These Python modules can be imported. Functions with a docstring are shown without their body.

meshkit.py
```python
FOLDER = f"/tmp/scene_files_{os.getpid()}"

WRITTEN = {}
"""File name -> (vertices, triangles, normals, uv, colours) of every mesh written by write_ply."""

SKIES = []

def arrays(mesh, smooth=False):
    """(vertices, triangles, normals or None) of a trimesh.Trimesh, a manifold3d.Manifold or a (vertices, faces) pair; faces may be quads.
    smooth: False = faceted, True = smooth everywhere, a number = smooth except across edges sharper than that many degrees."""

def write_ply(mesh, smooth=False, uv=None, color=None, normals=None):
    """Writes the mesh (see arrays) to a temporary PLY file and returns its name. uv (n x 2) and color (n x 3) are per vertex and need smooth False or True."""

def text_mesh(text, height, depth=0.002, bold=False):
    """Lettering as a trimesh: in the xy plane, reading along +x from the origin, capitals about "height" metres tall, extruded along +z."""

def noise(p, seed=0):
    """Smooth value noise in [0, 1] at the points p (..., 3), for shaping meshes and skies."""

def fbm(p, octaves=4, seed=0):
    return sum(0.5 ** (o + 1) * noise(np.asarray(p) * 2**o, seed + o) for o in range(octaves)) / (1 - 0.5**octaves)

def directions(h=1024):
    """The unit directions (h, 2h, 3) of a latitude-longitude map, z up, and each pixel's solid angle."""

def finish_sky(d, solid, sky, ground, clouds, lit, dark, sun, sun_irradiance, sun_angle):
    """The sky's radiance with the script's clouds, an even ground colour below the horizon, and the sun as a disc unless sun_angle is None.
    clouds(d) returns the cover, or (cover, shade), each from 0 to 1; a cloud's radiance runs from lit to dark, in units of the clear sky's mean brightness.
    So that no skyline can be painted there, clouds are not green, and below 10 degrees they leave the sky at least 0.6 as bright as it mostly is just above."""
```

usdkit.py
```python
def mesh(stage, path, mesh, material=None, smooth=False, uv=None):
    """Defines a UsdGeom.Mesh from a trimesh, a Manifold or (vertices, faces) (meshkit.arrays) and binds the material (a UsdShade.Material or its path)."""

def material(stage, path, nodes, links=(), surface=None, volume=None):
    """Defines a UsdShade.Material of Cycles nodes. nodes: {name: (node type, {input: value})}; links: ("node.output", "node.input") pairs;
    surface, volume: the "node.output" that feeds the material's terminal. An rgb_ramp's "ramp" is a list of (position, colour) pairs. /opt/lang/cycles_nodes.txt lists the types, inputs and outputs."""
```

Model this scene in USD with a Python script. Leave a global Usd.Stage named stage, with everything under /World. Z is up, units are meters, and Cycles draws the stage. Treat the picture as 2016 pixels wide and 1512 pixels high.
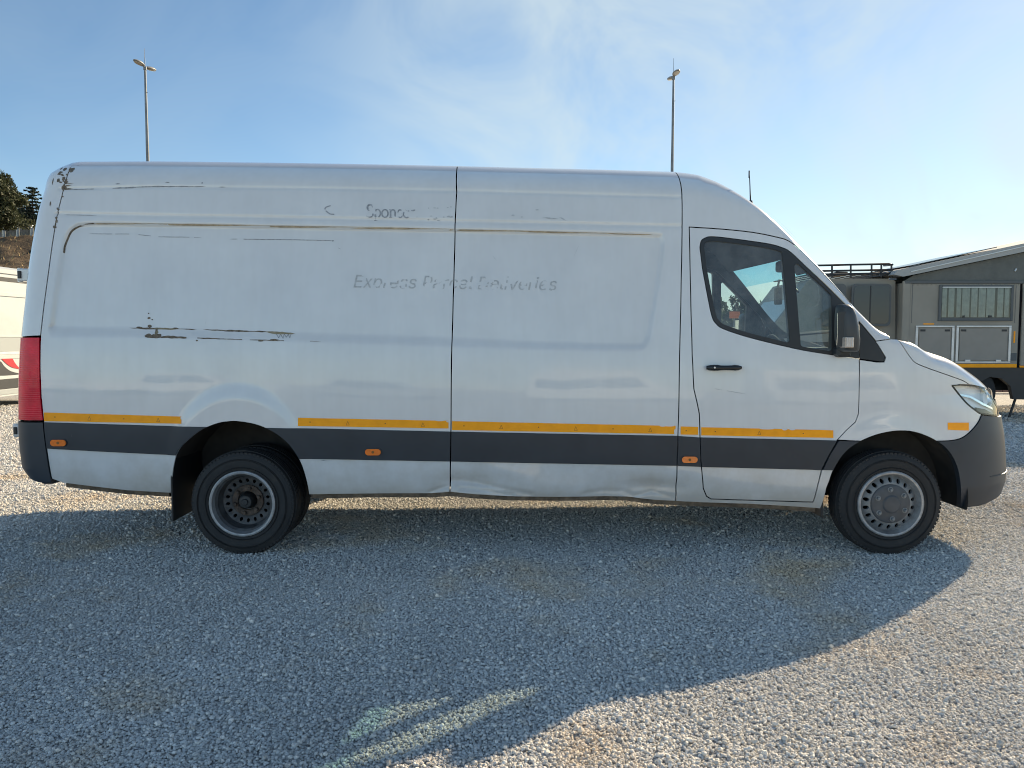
import math, random
import numpy as np
import shapely
from shapely.geometry import Polygon, LineString, box, Point
from shapely.ops import unary_union
from shapely import affinity
import trimesh
import usdkit, meshkit
from pxr import Usd, UsdGeom, UsdLux, UsdShade, Gf, Sdf, Vt

stage = Usd.Stage.CreateInMemory()
UsdGeom.SetStageUpAxis(stage, UsdGeom.Tokens.z)
UsdGeom.SetStageMetersPerUnit(stage, 1.0)
UsdGeom.Xform.Define(stage, '/World')
UsdGeom.Scope.Define(stage, '/World/Looks')

# ------------------------------------------------------------------ camera, sky, sun, exposure
FPX, CX, CY, HOR = 1500.0, 1008.0, 756.0, 660.0
PITCH = math.atan((CY - HOR) / FPX)
DIST, EYE = 5.07, 1.461
EXPOSURE = 1.12
SUN_TO = np.array([1.42, 1.45, 1.0]); SUN_TO /= np.linalg.norm(SUN_TO)
SUN_INT, SKY_STR = 1.25, 0.063

cam = UsdGeom.Camera.Define(stage, '/World/camera')
cam.CreateHorizontalApertureAttr(36.0); cam.CreateVerticalApertureAttr(27.0)
cam.CreateFocalLengthAttr(36.0 * FPX / 2016.0)
cam.CreateClippingRangeAttr(Gf.Vec2f(0.05, 2000))
cam.CreateExposureAttr(EXPOSURE)
cam.AddTranslateOp().Set(Gf.Vec3d(0, -DIST, EYE))
cam.AddRotateXOp().Set(90.0 - math.degrees(PITCH))

sun = UsdLux.DistantLight.Define(stage, '/World/sun_light')
sun.CreateNormalizeAttr(True); sun.CreateIntensityAttr(SUN_INT); sun.CreateAngleAttr(0.5)
sun.CreateColorAttr(Gf.Vec3f(1.0, 0.82, 0.56))
_z = SUN_TO; _x = np.cross([0, 0, 1.0], _z); _x /= np.linalg.norm(_x); _y = np.cross(_z, _x)
sun.AddTransformOp().Set(Gf.Matrix4d(*_x, 0, *_y, 0, *_z, 0, 0, 0, 0, 1))

sky = UsdLux.DomeLight.Define(stage, '/World/sky')
sky.GetPrim().SetCustomDataByKey('kind', 'structure')
sky.GetPrim().SetCustomDataByKey('label', 'pale blue sky with drifting thin smoke')
sky_mat = usdkit.material(stage, '/World/Looks/sky', {
    'tc': ('texture_coordinate', {}),
    'sky': ('sky_texture', {'sky_type': 'single_scattering', 'sun_disc': False, 'altitude': 1400.0,
                            'sun_elevation': float(math.asin(SUN_TO[2])), 'sun_rotation': float(math.atan2(SUN_TO[0], SUN_TO[1])),
                            'air_density': 1.0, 'aerosol_density': 0.35, 'ozone_density': 1.0}),
    'hs': ('hsv', {'hue': 0.495, 'saturation': 1.13, 'value': 1.09}),
    'n1': ('noise_texture', {'scale': 4.2, 'detail': 7.0, 'roughness': 0.56, 'distortion': 0.9}),
    'mp': ('mapping', {'location': (0.35, 0.1, 0.22), 'scale': (1.0, 1.0, 1.15)}),
    'r1': ('map_range', {'from_min': 0.38, 'from_max': 0.64, 'to_min': 0.24, 'to_max': 0.70, 'clamp': True}),
    # where the smoke drifts: a broad plume ahead, fading out to the west
    'dot': ('vector_math', {'math_type': 'dot_product', 'vector2': (0.35, 0.90, 0.25)}),
    'r2': ('map_range', {'range_type': 'smoothstep', 'from_min': 0.78, 'from_max': 0.97, 'to_min': 0.16, 'to_max': 1.0, 'clamp': True}),
    'm': ('math', {'math_type': 'multiply'}),
    'mix': ('mix_color', {'b': (5.3, 6.1, 6.2), 'use_clamp': False}),
    'bg': ('background_shader', {'strength': SKY_STR}),
}, [('tc.generated', 'mp.vector'), ('mp.vector', 'n1.vector'), ('n1.fac', 'r1.value'),
    ('tc.generated', 'dot.vector1'), ('dot.value', 'r2.value'), ('r1.result', 'm.value1'), ('r2.result', 'm.value2'),
    ('m.value', 'mix.fac'), ('sky.color', 'hs.color'), ('hs.color', 'mix.a'), ('mix.result', 'bg.color')], surface='bg.background')
UsdShade.MaterialBindingAPI.Apply(sky.GetPrim()).Bind(sky_mat)

# ------------------------------------------------------------------ materials
def mat(name, nodes, links, surface='p.BSDF'):
    return usdkit.material(stage, '/World/Looks/' + name, nodes, links, surface=surface)

def plain(name, color, rough=0.5, metal=0.0, coat=0.0, var=0.0, scale=6.0, bump=0.0, bscale=60.0, spec=0.5):
    nodes = {'p': ('principled_bsdf', {'base_color': color, 'roughness': rough, 'metallic': metal, 'coat_weight': coat, 'specular_ior_level': spec})}
    links = []
    if var or bump:
        nodes['g'] = ('geometry', {})
    if var:
        lo = tuple(max(0, c * (1 - var)) for c in color); hi = tuple(min(1, c * (1 + var)) for c in color)
        nodes['n'] = ('noise_texture', {'scale': scale, 'detail': 5.0, 'roughness': 0.6})
        nodes['r'] = ('rgb_ramp', {'ramp': [(0.3, lo), (0.7, hi)]})
        links += [('g.position', 'n.vector'), ('n.fac', 'r.fac'), ('r.color', 'p.base_color')]
    if bump:
        nodes['n2'] = ('noise_texture', {'scale': bscale, 'detail': 3.0})
        nodes['b'] = ('bump', {'strength': bump, 'distance': 0.01})
        links += [('g.position', 'n2.vector'), ('n2.fac', 'b.height'), ('b.normal', 'p.normal')]
    return mat(name, nodes, links)

M = {}
# white van paint: slightly dusty, faint blotches, dustier and rougher low down
M['paint'] = mat('van_paint', {
    'g': ('geometry', {}),
    'n': ('noise_texture', {'scale': 2.3, 'detail': 6.0, 'roughness': 0.62}),
    'mp': ('mapping', {'scale': (9.0, 9.0, 1.1)}),
    'n2': ('noise_texture', {'scale': 2.0, 'detail': 5.0, 'roughness': 0.6}),
    'r': ('rgb_ramp', {'ramp': [(0.25, (0.535, 0.53, 0.53)), (0.75, (0.605, 0.60, 0.595))]}),
    'r2': ('rgb_ramp', {'ramp': [(0.30, (0.90, 0.89, 0.87)), (0.62, (1, 1, 1))]}),
    'mul': ('mix_color', {'blend_type': 'multiply', 'fac': 0.3}),
    'n3': ('noise_texture', {'scale': 5.0, 'detail': 4.0}),
    'xyz': ('separate_xyz', {}), 'n4': ('noise_texture', {'scale': 3.5, 'detail': 7.0, 'roughness': 0.7}),
    'zr': ('map_range', {'from_min': 0.36, 'from_max': 0.80, 'to_min': 0.42, 'to_max': -0.22, 'clamp': True}),
    'ad': ('math', {'math_type': 'add'}), 'dr': ('map_range', {'from_min': 0.50, 'from_max': 0.95, 'to_min': 0.0, 'to_max': 0.55, 'clamp': True}),
    'dust': ('mix_color', {'b': (0.34, 0.28, 0.21)}),
    'rr': ('map_range', {'from_min': 0.3, 'from_max': 0.7, 'to_min': 0.16, 'to_max': 0.30}),
    'p': ('principled_bsdf', {'coat_weight': 1.0, 'coat_roughness': 0.045}),
}, [('g.position', 'n.vector'), ('n.fac', 'r.fac'), ('g.position', 'mp.vector'), ('mp.vector', 'n2.vector'), ('n2.fac', 'r2.fac'),
    ('r.color', 'mul.a'), ('r2.color', 'mul.b'), ('mul.result', 'dust.a'), ('g.position', 'xyz.vector'), ('xyz.z', 'zr.value'), ('g.position', 'n4.vector'), ('zr.result', 'ad.value1'), ('n4.fac', 'ad.value2'), ('ad.value', 'dr.value'), ('dr.result', 'dust.fac'), ('dust.result', 'p.base_color'), ('g.position', 'n3.vector'), ('n3.fac', 'rr.value'), ('rr.result', 'p.roughness')])
M['cladding'] = plain('grey_cladding', (0.017, 0.022, 0.029), 0.45, var=0.2, scale=4, bump=0.06, bscale=350)
M['black'] = plain('black_plastic', (0.018, 0.019, 0.02), 0.45, var=0.15, scale=8)
M['gloss_black'] = plain('gloss_black', (0.012, 0.013, 0.014), 0.16)
M['dark'] = plain('dark_gap', (0.006, 0.006, 0.007), 0.9, spec=0.1)
M['under'] = plain('underbody', (0.03, 0.027, 0.024), 0.85, var=0.4, scale=9)
M['liner'] = plain('cab_liner', (0.13, 0.135, 0.14), 0.8)
M['trim'] = plain('cab_trim', (0.065, 0.070, 0.076), 0.65, var=0.2, scale=10)
M['seat'] = plain('seat_cloth', (0.02, 0.02, 0.024), 0.9, bump=0.3, bscale=200)
M['rubber'] = mat('tyre_rubber', {'g': ('geometry', {}), 'n': ('noise_texture', {'scale': 7.0, 'detail': 6.0, 'roughness': 0.7}),
    'r': ('rgb_ramp', {'ramp': [(0.30, (0.008, 0.008, 0.009)), (0.58, (0.013, 0.013, 0.0135)), (0.80, (0.042, 0.036, 0.029))]}),
    'n2': ('noise_texture', {'scale': 120.0, 'detail': 3.0}), 'b': ('bump', {'strength': 0.15, 'distance': 0.01}), 'p': ('principled_bsdf', {'roughness': 0.75})},
    [('g.position', 'n.vector'), ('n.fac', 'r.fac'), ('r.color', 'p.base_color'), ('g.position', 'n2.vector'), ('n2.fac', 'b.height'), ('b.normal', 'p.normal')])
M['steel'] = plain('wheel_steel', (0.19, 0.20, 0.205), 0.5, metal=0.35, var=0.25, scale=18)
M['steel_dark'] = plain('rear_wheel_steel', (0.075, 0.075, 0.076), 0.6, metal=0.35, var=0.5, scale=16)
M['rim_lip'] = plain('rim_lip', (0.30, 0.30, 0.30), 0.45, metal=0.45, var=0.25, scale=25)
M['hub'] = plain('hub_rust', (0.085, 0.060, 0.045), 0.8, var=0.6, scale=22, bump=0.4, bscale=80)
M['hubcap'] = plain('hub_cap', (0.058, 0.061, 0.066), 0.45, var=0.25, scale=14)
M['tape'] = plain('amber_tape', (0.95, 0.345, 0.008), 0.5, var=0.08, scale=14, spec=0.25)
M['tape_ink'] = plain('tape_ink', (0.22, 0.09, 0.01), 0.5)
M['amber'] = plain('amber_lens', (0.75, 0.17, 0.02), 0.18, coat=0.6, var=0.1, scale=60)
M['red'] = mat('red_lens', {
    'g': ('geometry', {}), 'w': ('wave_texture', {'wave_type': 'bands', 'bands_direction': 'z', 'scale': 22.0, 'distortion': 0.0}),
    'n': ('noise_texture', {'scale': 9.0, 'detail': 3.0}),
    'r': ('rgb_ramp', {'ramp': [(0.2, (0.42, 0.004, 0.016)), (0.8, (0.80, 0.012, 0.04))]}),
    'b': ('bump', {'strength': 0.25, 'distance': 0.004}),
    'p': ('principled_bsdf', {'roughness': 0.22, 'coat_weight': 0.25, 'coat_roughness': 0.03, 'specular_ior_level': 0.35}),
}, [('g.position', 'n.vector'), ('n.fac', 'r.fac'), ('r.color', 'p.base_color'), ('g.position', 'w.vector'), ('w.fac', 'b.height'), ('b.normal', 'p.normal')])
M['rust'] = plain('rust_scrape', (0.115, 0.088, 0.062), 0.85, var=0.6, scale=50)
M['scrape'] = plain('grey_scrape', (0.23, 0.235, 0.245), 0.7, var=0.4, scale=60)
M['olive'] = plain('olive_sealant', (0.20, 0.165, 0.105), 0.8, var=0.4, scale=30)
M['tan_line'] = plain('tan_dust_line', (0.40, 0.33, 0.24), 0.8, var=0.3, scale=20)
M['ghost'] = plain('ghost_lettering', (0.37, 0.38, 0.385), 0.5, var=0.2, scale=40)
M['ghost_dark'] = plain('ghost_lettering_dark', (0.25, 0.26, 0.28), 0.6, var=0.4, scale=40)
M['sill_dirt'] = plain('sill_dirt', (0.13, 0.095, 0.065), 0.85, var=0.5, scale=20)
M['sunshade'] = plain('silver_sunshade', (0.52, 0.58, 0.60), 0.45, metal=0.35, bump=0.9, bscale=5)
M['chrome'] = plain('reflector_chrome', (0.80, 0.82, 0.84), 0.12, metal=1.0)
M['satin'] = plain('satin_silver', (0.55, 0.56, 0.58), 0.3, metal=0.8)
M['reflector'] = plain('lamp_reflector', (0.80, 0.82, 0.84), 0.35, metal=0.08)
M['alu'] = plain('aluminium', (0.56, 0.57, 0.57), 0.38, metal=0.75, var=0.12)
M['galv'] = plain('galvanised', (0.15, 0.165, 0.18), 0.6, metal=0.25, var=0.2, scale=3)
M['lamp_body'] = plain('lamp_body', (0.20, 0.20, 0.20), 0.5)
M['lamp_glass'] = plain('lamp_glass', (0.45, 0.44, 0.40), 0.2, coat=0.5)

def glass(name, tint, ior=1.5, rough=0.0, dust=0.0):
    nodes = {'t': ('transparent_bsdf', {'color': tint}), 'gl': ('glossy_bsdf', {'color': (1, 1, 1), 'roughness': rough}),
             'lw': ('layer_weight', {'blend': 0.5}), 'pw': ('math', {'math_type': 'power', 'value2': 4.5}),
             'f': ('math', {'math_type': 'multiply_add', 'value2': 0.9, 'value3': 0.065}), 'm': ('mix_closure', {})}
    links = [('lw.facing', 'pw.value1'), ('pw.value', 'f.value1'), ('f.value', 'm.fac'), ('t.BSDF', 'm.closure1'), ('gl.BSDF', 'm.closure2')]
    out = 'm.closure'
    if dust:
        nodes.update({'d': ('diffuse_bsdf', {'color': (0.55, 0.53, 0.48)}), 'g': ('geometry', {}),
                      'n': ('noise_texture', {'scale': 7.0, 'detail': 6.0, 'roughness': 0.65}),
                      'mr': ('map_range', {'from_min': 0.35, 'from_max': 0.8, 'to_min': dust * 0.25, 'to_max': dust, 'clamp': True}),
                      'm2': ('mix_closure', {})})
        links += [('g.position', 'n.vector'), ('n.fac', 'mr.value'), ('mr.result', 'm2.fac'), ('m.closure', 'm2.closure1'), ('d.BSDF', 'm2.closure2')]
        out = 'm2.closure'
    return mat(name, nodes, links, surface=out)
M['glass'] = glass('cab_glass', (0.74, 0.82, 0.80), dust=0.13)
M['screen'] = glass('windscreen_glass', (0.76, 0.86, 0.84), dust=0.16)
M['band'] = glass('tint_band', (0.34, 0.62, 0.70))
M['lens'] = glass('clear_lens', (0.93, 0.95, 0.96))
M['tinted'] = plain('dark_tinted_glass', (0.022, 0.026, 0.032), 0.06, coat=0.3)

# ground: one colour recipe shared by the sheet and the stones that lie on it
M['ground'] = mat('gravel_ground', {
    'g': ('geometry', {}),
    'v': ('voronoi_texture', {'scale': 52.0, 'randomness': 1.0}),
    'hs': ('separate_color', {}),
    'r': ('rgb_ramp', {'ramp': [(0.0, (0.22, 0.215, 0.205)), (0.5, (0.35, 0.34, 0.32)), (1.0, (0.47, 0.45, 0.42))]}),
    'n': ('noise_texture', {'scale': 0.8, 'detail': 5.0, 'roughness': 0.62}),
    'r2': ('rgb_ramp', {'ramp': [(0.56, (0, 0, 0)), (0.70, (1, 1, 1))]}),
    'sand': ('mix_color', {'b': (0.42, 0.33, 0.22)}),
    'mf': ('math', {'math_type': 'multiply', 'value2': 0.8}),
    'bw': ('rgb_to_bw', {}),
    'b': ('bump', {'strength': 0.9, 'distance': 0.012, 'invert': True}),
    'p': ('principled_bsdf', {'roughness': 0.9, 'specular_ior_level': 0.25}),
}, [('g.position', 'v.vector'), ('v.color', 'hs.color'), ('hs.r', 'r.fac'), ('g.position', 'n.vector'), ('n.fac', 'r2.fac'), ('r2.color', 'bw.color'),
    ('bw.val', 'mf.value1'), ('mf.value', 'sand.fac'), ('r.color', 'sand.a'), ('sand.result', 'p.base_color'), ('v.distance', 'b.height'), ('b.normal', 'p.normal')])
M['stone'] = mat('gravel_stone', {
    'o': ('object_info', {}), 'g': ('geometry', {}),
    'r': ('rgb_ramp', {'ramp': [(0.0, (0.42, 0.405, 0.375)), (0.35, (0.55, 0.53, 0.495)), (0.8, (0.66, 0.63, 0.585)), (0.95, (0.71, 0.67, 0.60)), (1.0, (0.76, 0.73, 0.68))]}),
    'n': ('noise_texture', {'scale': 0.8, 'detail': 5.0, 'roughness': 0.62}),
    'r2': ('map_range', {'from_min': 0.525, 'from_max': 0.70, 'to_min': 0.0, 'to_max': 0.75, 'clamp': True}),
    'nb': ('noise_texture', {'scale': 0.45, 'detail': 4.0, 'roughness': 0.6}),
    'rb': ('map_range', {'from_min': 0.3, 'from_max': 0.7, 'to_min': 0.84, 'to_max': 1.12, 'clamp': True}),
    'mu': ('mix_color', {'blend_type': 'multiply', 'fac': 1.0}),
    'sand': ('mix_color', {'b': (0.62, 0.46, 0.28)}),
    'p': ('principled_bsdf', {'roughness': 0.85, 'specular_ior_level': 0.3}),
}, [('o.random', 'r.fac'), ('o.location', 'n.vector'), ('n.fac', 'r2.value'), ('r2.result', 'sand.fac'), ('r.color', 'sand.a'), ('o.location', 'nb.vector'), ('nb.fac', 'rb.value'), ('sand.result', 'mu.a'), ('rb.result', 'mu.b'), ('mu.result', 'p.base_color')])

# ------------------------------------------------------------------ prim helpers
_used = set()
def numbered(parent, name):
    p, k = f'{parent}/{name}', 0
    while p in _used:
        k += 1; p = f'{parent}/{name}_{k:03d}'
    _used.add(p)
    return p
BASE = {}
def thing(name, label, cat, loc=(0, 0, 0), rz=0.0, group=None, kind=None):
    p = numbered('/World', name)
    x = UsdGeom.Xform.Define(stage, p)
    x.AddTranslateOp().Set(Gf.Vec3d(*map(float, loc)))
    if rz: x.AddRotateZOp().Set(float(rz))
    tag(x.GetPrim(), label, cat, group, kind)
    BASE[p] = np.array(loc, float)
    return p
def tag(prim, label=None, cat=None, group=None, kind=None):
    for k, v in (('label', label), ('category', cat), ('group', group), ('kind', kind)):
        if v: prim.SetCustomDataByKey(k, v)
def xform(parent, name, loc=None):
    p = numbered(parent, name)
    x = UsdGeom.Xform.Define(stage, p)
    if loc is not None: x.AddTranslateOp().Set(Gf.Vec3d(*map(float, loc)))
    return p
def put(parent, name, mesh, m, smooth=False, label=None, shift=None, kind=None):
    """one Mesh prim under parent; shift is subtracted from the vertices (the thing's base)."""
    p = numbered(parent, name)
    if isinstance(mesh, trimesh.Trimesh):
        V, F = np.asarray(mesh.vertices, float), np.asarray(mesh.faces)
    else:
        V, F = np.asarray(mesh[0], float), np.asarray(mesh[1])
    if shift is not None: V = V - shift
    pr = usdkit.mesh(stage, p, (V, F), m, smooth=smooth)
    tag(pr.GetPrim(), label=label, kind=kind)
    return p
cat_ = trimesh.util.concatenate
def bx(x0, x1, y0, y1, z0, z1):
    b = trimesh.creation.box((abs(x1 - x0), abs(y1 - y0), abs(z1 - z0)))
    b.apply_translation(((x0 + x1) / 2, (y0 + y1) / 2, (z0 + z1) / 2)); return b
def rbx(x0, x1, y0, y1, z0, z1, r=0.01, seg=1):
    """box with bevelled edges: hull of shrunk boxes"""
    pts = []
    for sx in (0, 1):
        for sy in (0, 1):
            for sz in (0, 1):
                c = np.array([(x0, x1)[sx], (y0, y1)[sy], (z0, z1)[sz]], float)
                d = np.array([1 - 2 * sx, 1 - 2 * sy, 1 - 2 * sz]) * r
                for k in range(3):
                    e = d.copy(); e[k] = 0; pts.append(c + e)
                pts.append(c + d * 0.42)
    return trimesh.convex.convex_hull(np.array(pts))
def tube(path, r, n=8, closed=False):
    P = np.asarray(path, float); N = len(P)
    rr = np.broadcast_to(np.asarray(r, float), (N,))
    T = np.gradient(P, axis=0)
    if closed: T = np.roll(P, -1, 0) - np.roll(P, 1, 0)
    T /= np.maximum(np.linalg.norm(T, axis=1, keepdims=True), 1e-9)
    ref = np.array([0, 0, 1.0]) if abs(T[0][2]) < 0.9 else np.array([1.0, 0, 0])
    V = []
    for k in range(N):
        u = np.cross(T[k], ref); u /= np.linalg.norm(u); w = np.cross(u, T[k]); 
        a = np.linspace(0, 2 * np.pi, n, endpoint=False)
        V.append(P[k] + rr[k] * (np.cos(a)[:, None] * u + np.sin(a)[:, None] * w))
        ref = w
    V = np.concatenate(V); F = []
    for k in range(N if closed else N - 1):
        k2 = (k + 1) % N
        for j in range(n):
            a, b, c, d = k * n + j, k * n + (j + 1) % n, k2 * n + (j + 1) % n, k2 * n + j
            F += [(a, b, c), (a, c, d)]
    if not closed:
        V = np.vstack([V, P[0], P[-1]])
        for j in range(n):
            F += [(len(V) - 2, (j + 1) % n, j), (len(V) - 1, (N - 1) * n + j, (N - 1) * n + (j + 1) % n)]
    return trimesh.Trimesh(V, F, process=False)
def lathe_y(profile, n=64):
    """revolve (r, y) pairs about the y axis"""
    pr = np.array(profile, float); a = np.linspace(0, 2 * np.pi, n, endpoint=False)
    V = np.stack([pr[:, None, 0] * np.cos(a), np.repeat(pr[:, 1:2], n, 1), pr[:, None, 0] * np.sin(a)], -1).reshape(-1, 3)
    F = []
    for k in range(len(pr) - 1):
        for j in range(n):
            A, B, C, D = k * n + j, k * n + (j + 1) % n, (k + 1) * n + (j + 1) % n, (k + 1) * n + j
            F += [(A, C, B), (A, D, C)]
    return trimesh.Trimesh(V, F, process=False)
def grid_mesh(P):
    """(n, m, 3) points to a mesh"""
    n, m = P.shape[:2]
    i = np.arange(n * m).reshape(n, m)
    a, b, c, d = i[:-1, :-1].ravel(), i[1:, :-1].ravel(), i[1:, 1:].ravel(), i[:-1, 1:].ravel()
    return P.reshape(-1, 3), np.vstack([np.stack([a, b, c], 1), np.stack([a, c, d], 1)])
def smooth_pts(pts, k=6, closed=False):
    """Catmull-Rom through the points"""
    P = np.array(pts, float)
    Q = np.vstack([P[-1:], P, P[:2]]) if closed else np.vstack([2 * P[0] - P[1], P, 2 * P[-1] - P[-2]])
    out = []
    for i in range(1, len(Q) - 2):
        p0, p1, p2, p3 = Q[i - 1], Q[i], Q[i + 1], Q[i + 2]
        for t in np.arange(k) / k:
            out.append(0.5 * (2 * p1 + (p2 - p0) * t + (2 * p0 - 5 * p1 + 4 * p2 - p3) * t * t + (3 * p1 - p0 - 3 * p2 + p3) * t ** 3))
    if not closed: out.append(P[-1])
    return np.array(out)

# ------------------------------------------------------------------ pixel -> place
_cp, _sp = math.cos(PITCH), math.sin(PITCH)
def ray(px, py):
    px, py = np.asarray(px, float), np.asarray(py, float)
    a, b = (px - CX) / FPX, (CY - py) / FPX
    return np.stack([a, _cp + b * _sp, -_sp + b * _cp], -1)
def at(px, py, y):
    """the point of world depth y that is seen at a pixel of the photograph"""
    d = ray(px, py); t = (y + DIST) / d[..., 1]
    return np.stack([t * d[..., 0], np.broadcast_to(np.asarray(y, float), t.shape), EYE + t * d[..., 2]], -1)
def on_ground(px, py, z=0.0):
    d = ray(px, py); t = (z - EYE) / d[..., 2]
    return np.stack([t * d[..., 0], -DIST + t * d[..., 1], np.full_like(t, z)], -1)

# ------------------------------------------------------------------ the van's skin: y = S(X, Z) on its near side; mid plane y = 1
RAKE = 0.021
_b = np.array([0.30, 0.36, 0.42, 0.50, 0.62, 0.80, 1.00, 1.25, 1.50, 1.75, 2.00, 2.20, 2.35, 2.46, 2.60, 3.2])
_ysb = np.array([0.085, 0.052, 0.030, 0.017, 0.008, 0.000, 0.000, 0.008, 0.026, 0.052, 0.084, 0.114, 0.140, 0.166, 0.21, 0.42])
from scipy.interpolate import PchipInterpolator
_ys = PchipInterpolator(_b, _ysb)
# top line of the body (x, z) seen against the sky, at its own depth
_roof_px = [(60, 316.5), (143, 318.5), (300, 317), (500, 319), (700, 322), (901, 326), (1100, 331), (1250, 335), (1340, 338.5), (1372, 343), (1405, 354), (1440, 371), (1480, 396), (1520, 427),
            (1560, 465), (1600, 507), (1640, 552), (1680, 597), (1720, 638), (1758, 664)]
_hood_px = [(1775, 675), (1803, 688), (1850, 704), (1900, 732), (1935, 755), (1950, 769)]
# (the traced line, corrected for where the rounded shoulder really touches the line of sight)
_roof_fix = [9, 8, 7.1, 7.1, 7.2, 7.1, 7, 7, 6.9, 5.5, 2.0, -3.6, -10, -12.6, -14.6, -17, -19.6, -20.4, -14.8, -3]
_roof_px = [(a, b - c) for (a, b), c in zip(_roof_px, _roof_fix)]
_ty = [0.36] * 10 + [0.34, 0.31, 0.28, 0.25, 0.23, 0.22, 0.21, 0.20, 0.19, 0.18]
_hy = [0.22, 0.24, 0.27, 0.31, 0.36, 0.42]
_top = np.array([at(p[0], p[1], y) for p, y in zip(_roof_px + _hood_px, _ty + _hy)])
_bt = PchipInterpolator(np.r_[_top[:, 0], 3.9], np.r_[_top[:, 2], 0.95])
BT_X0 = _top[0, 0]
def bt(X):
    X = np.asarray(X, float)
    return np.where(X < BT_X0, _top[0, 2], _bt(np.clip(X, BT_X0, 3.9)))
X_SEAM3 = _top[8, 0]
X_COWL = _top[20, 0]
# rear outline
_rear_px = [(98, 317), (82, 337), (78, 368), (66, 418), (57, 480), (50, 540), (46, 600), (41, 665), (38.5, 740), (38, 830), (39, 880), (44, 920), (58, 940), (75, 955)]
_rp = np.array([at(p[0], p[1], 0.08 + float(_ys(max(0.4, 2.3 - i * 0.15)))) for i, p in enumerate(_rear_px)])
def xr(Z): return np.interp(Z, _rp[::-1, 2], _rp[::-1, 0]) - 0.02
# front outline
_front_px = [(1956, 770), (1962, 795), (1967, 820), (1972, 850), (1975, 880), (1978, 915), (1979, 945), (1974, 965)]
_fp = np.array([at(p[0], p[1], 0.36) for p in _front_px])
def xf(Z): return np.interp(Z, _fp[::-1, 2], _fp[::-1, 0]) + 0.07
FR, FA = 0.95, 0.55
def blend(a, b, t):
    t = np.clip(t, 0, 1); return a + (b - a) * t * t * (3 - 2 * t)
def S0(X, Z):
    X, Z = np.broadcast_arrays(np.asarray(X, float), np.asarray(Z, float))
    y = _ys(np.clip(Z + RAKE * X, 0.3, 3.2))
    # rear corner
    R = 0.15
    t = np.clip((R - (X - xr(Z))) / R, 0, 1); y = y + 0.15 * (1 - np.sqrt(1 - t * t))
    # front corner
    t = np.clip((FR - (xf(Z) - X)) / FR, 0, 1); y = y + FA * (1 - np.sqrt(1 - t * t))
    # roll over to the roof, the screen and the bonnet
    k = (X - X_SEAM3) / 0.55
    A = blend(0.30, 0.075, k); RR = blend(0.225, 0.055, k)
    k2 = (X - X_COWL) / 0.15
    A = blend(A, 0.16, k2); RR = blend(RR, 0.09, k2)
    sl = (bt(X + 0.01) - bt(X - 0.01)) / 0.02
    d = (bt(X) - Z) / np.sqrt(1 + sl * sl)
    t = np.clip((RR - d) / RR, 0, 1); y = y + A * (1 - np.sqrt(1 - t * t))
    return y
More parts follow.
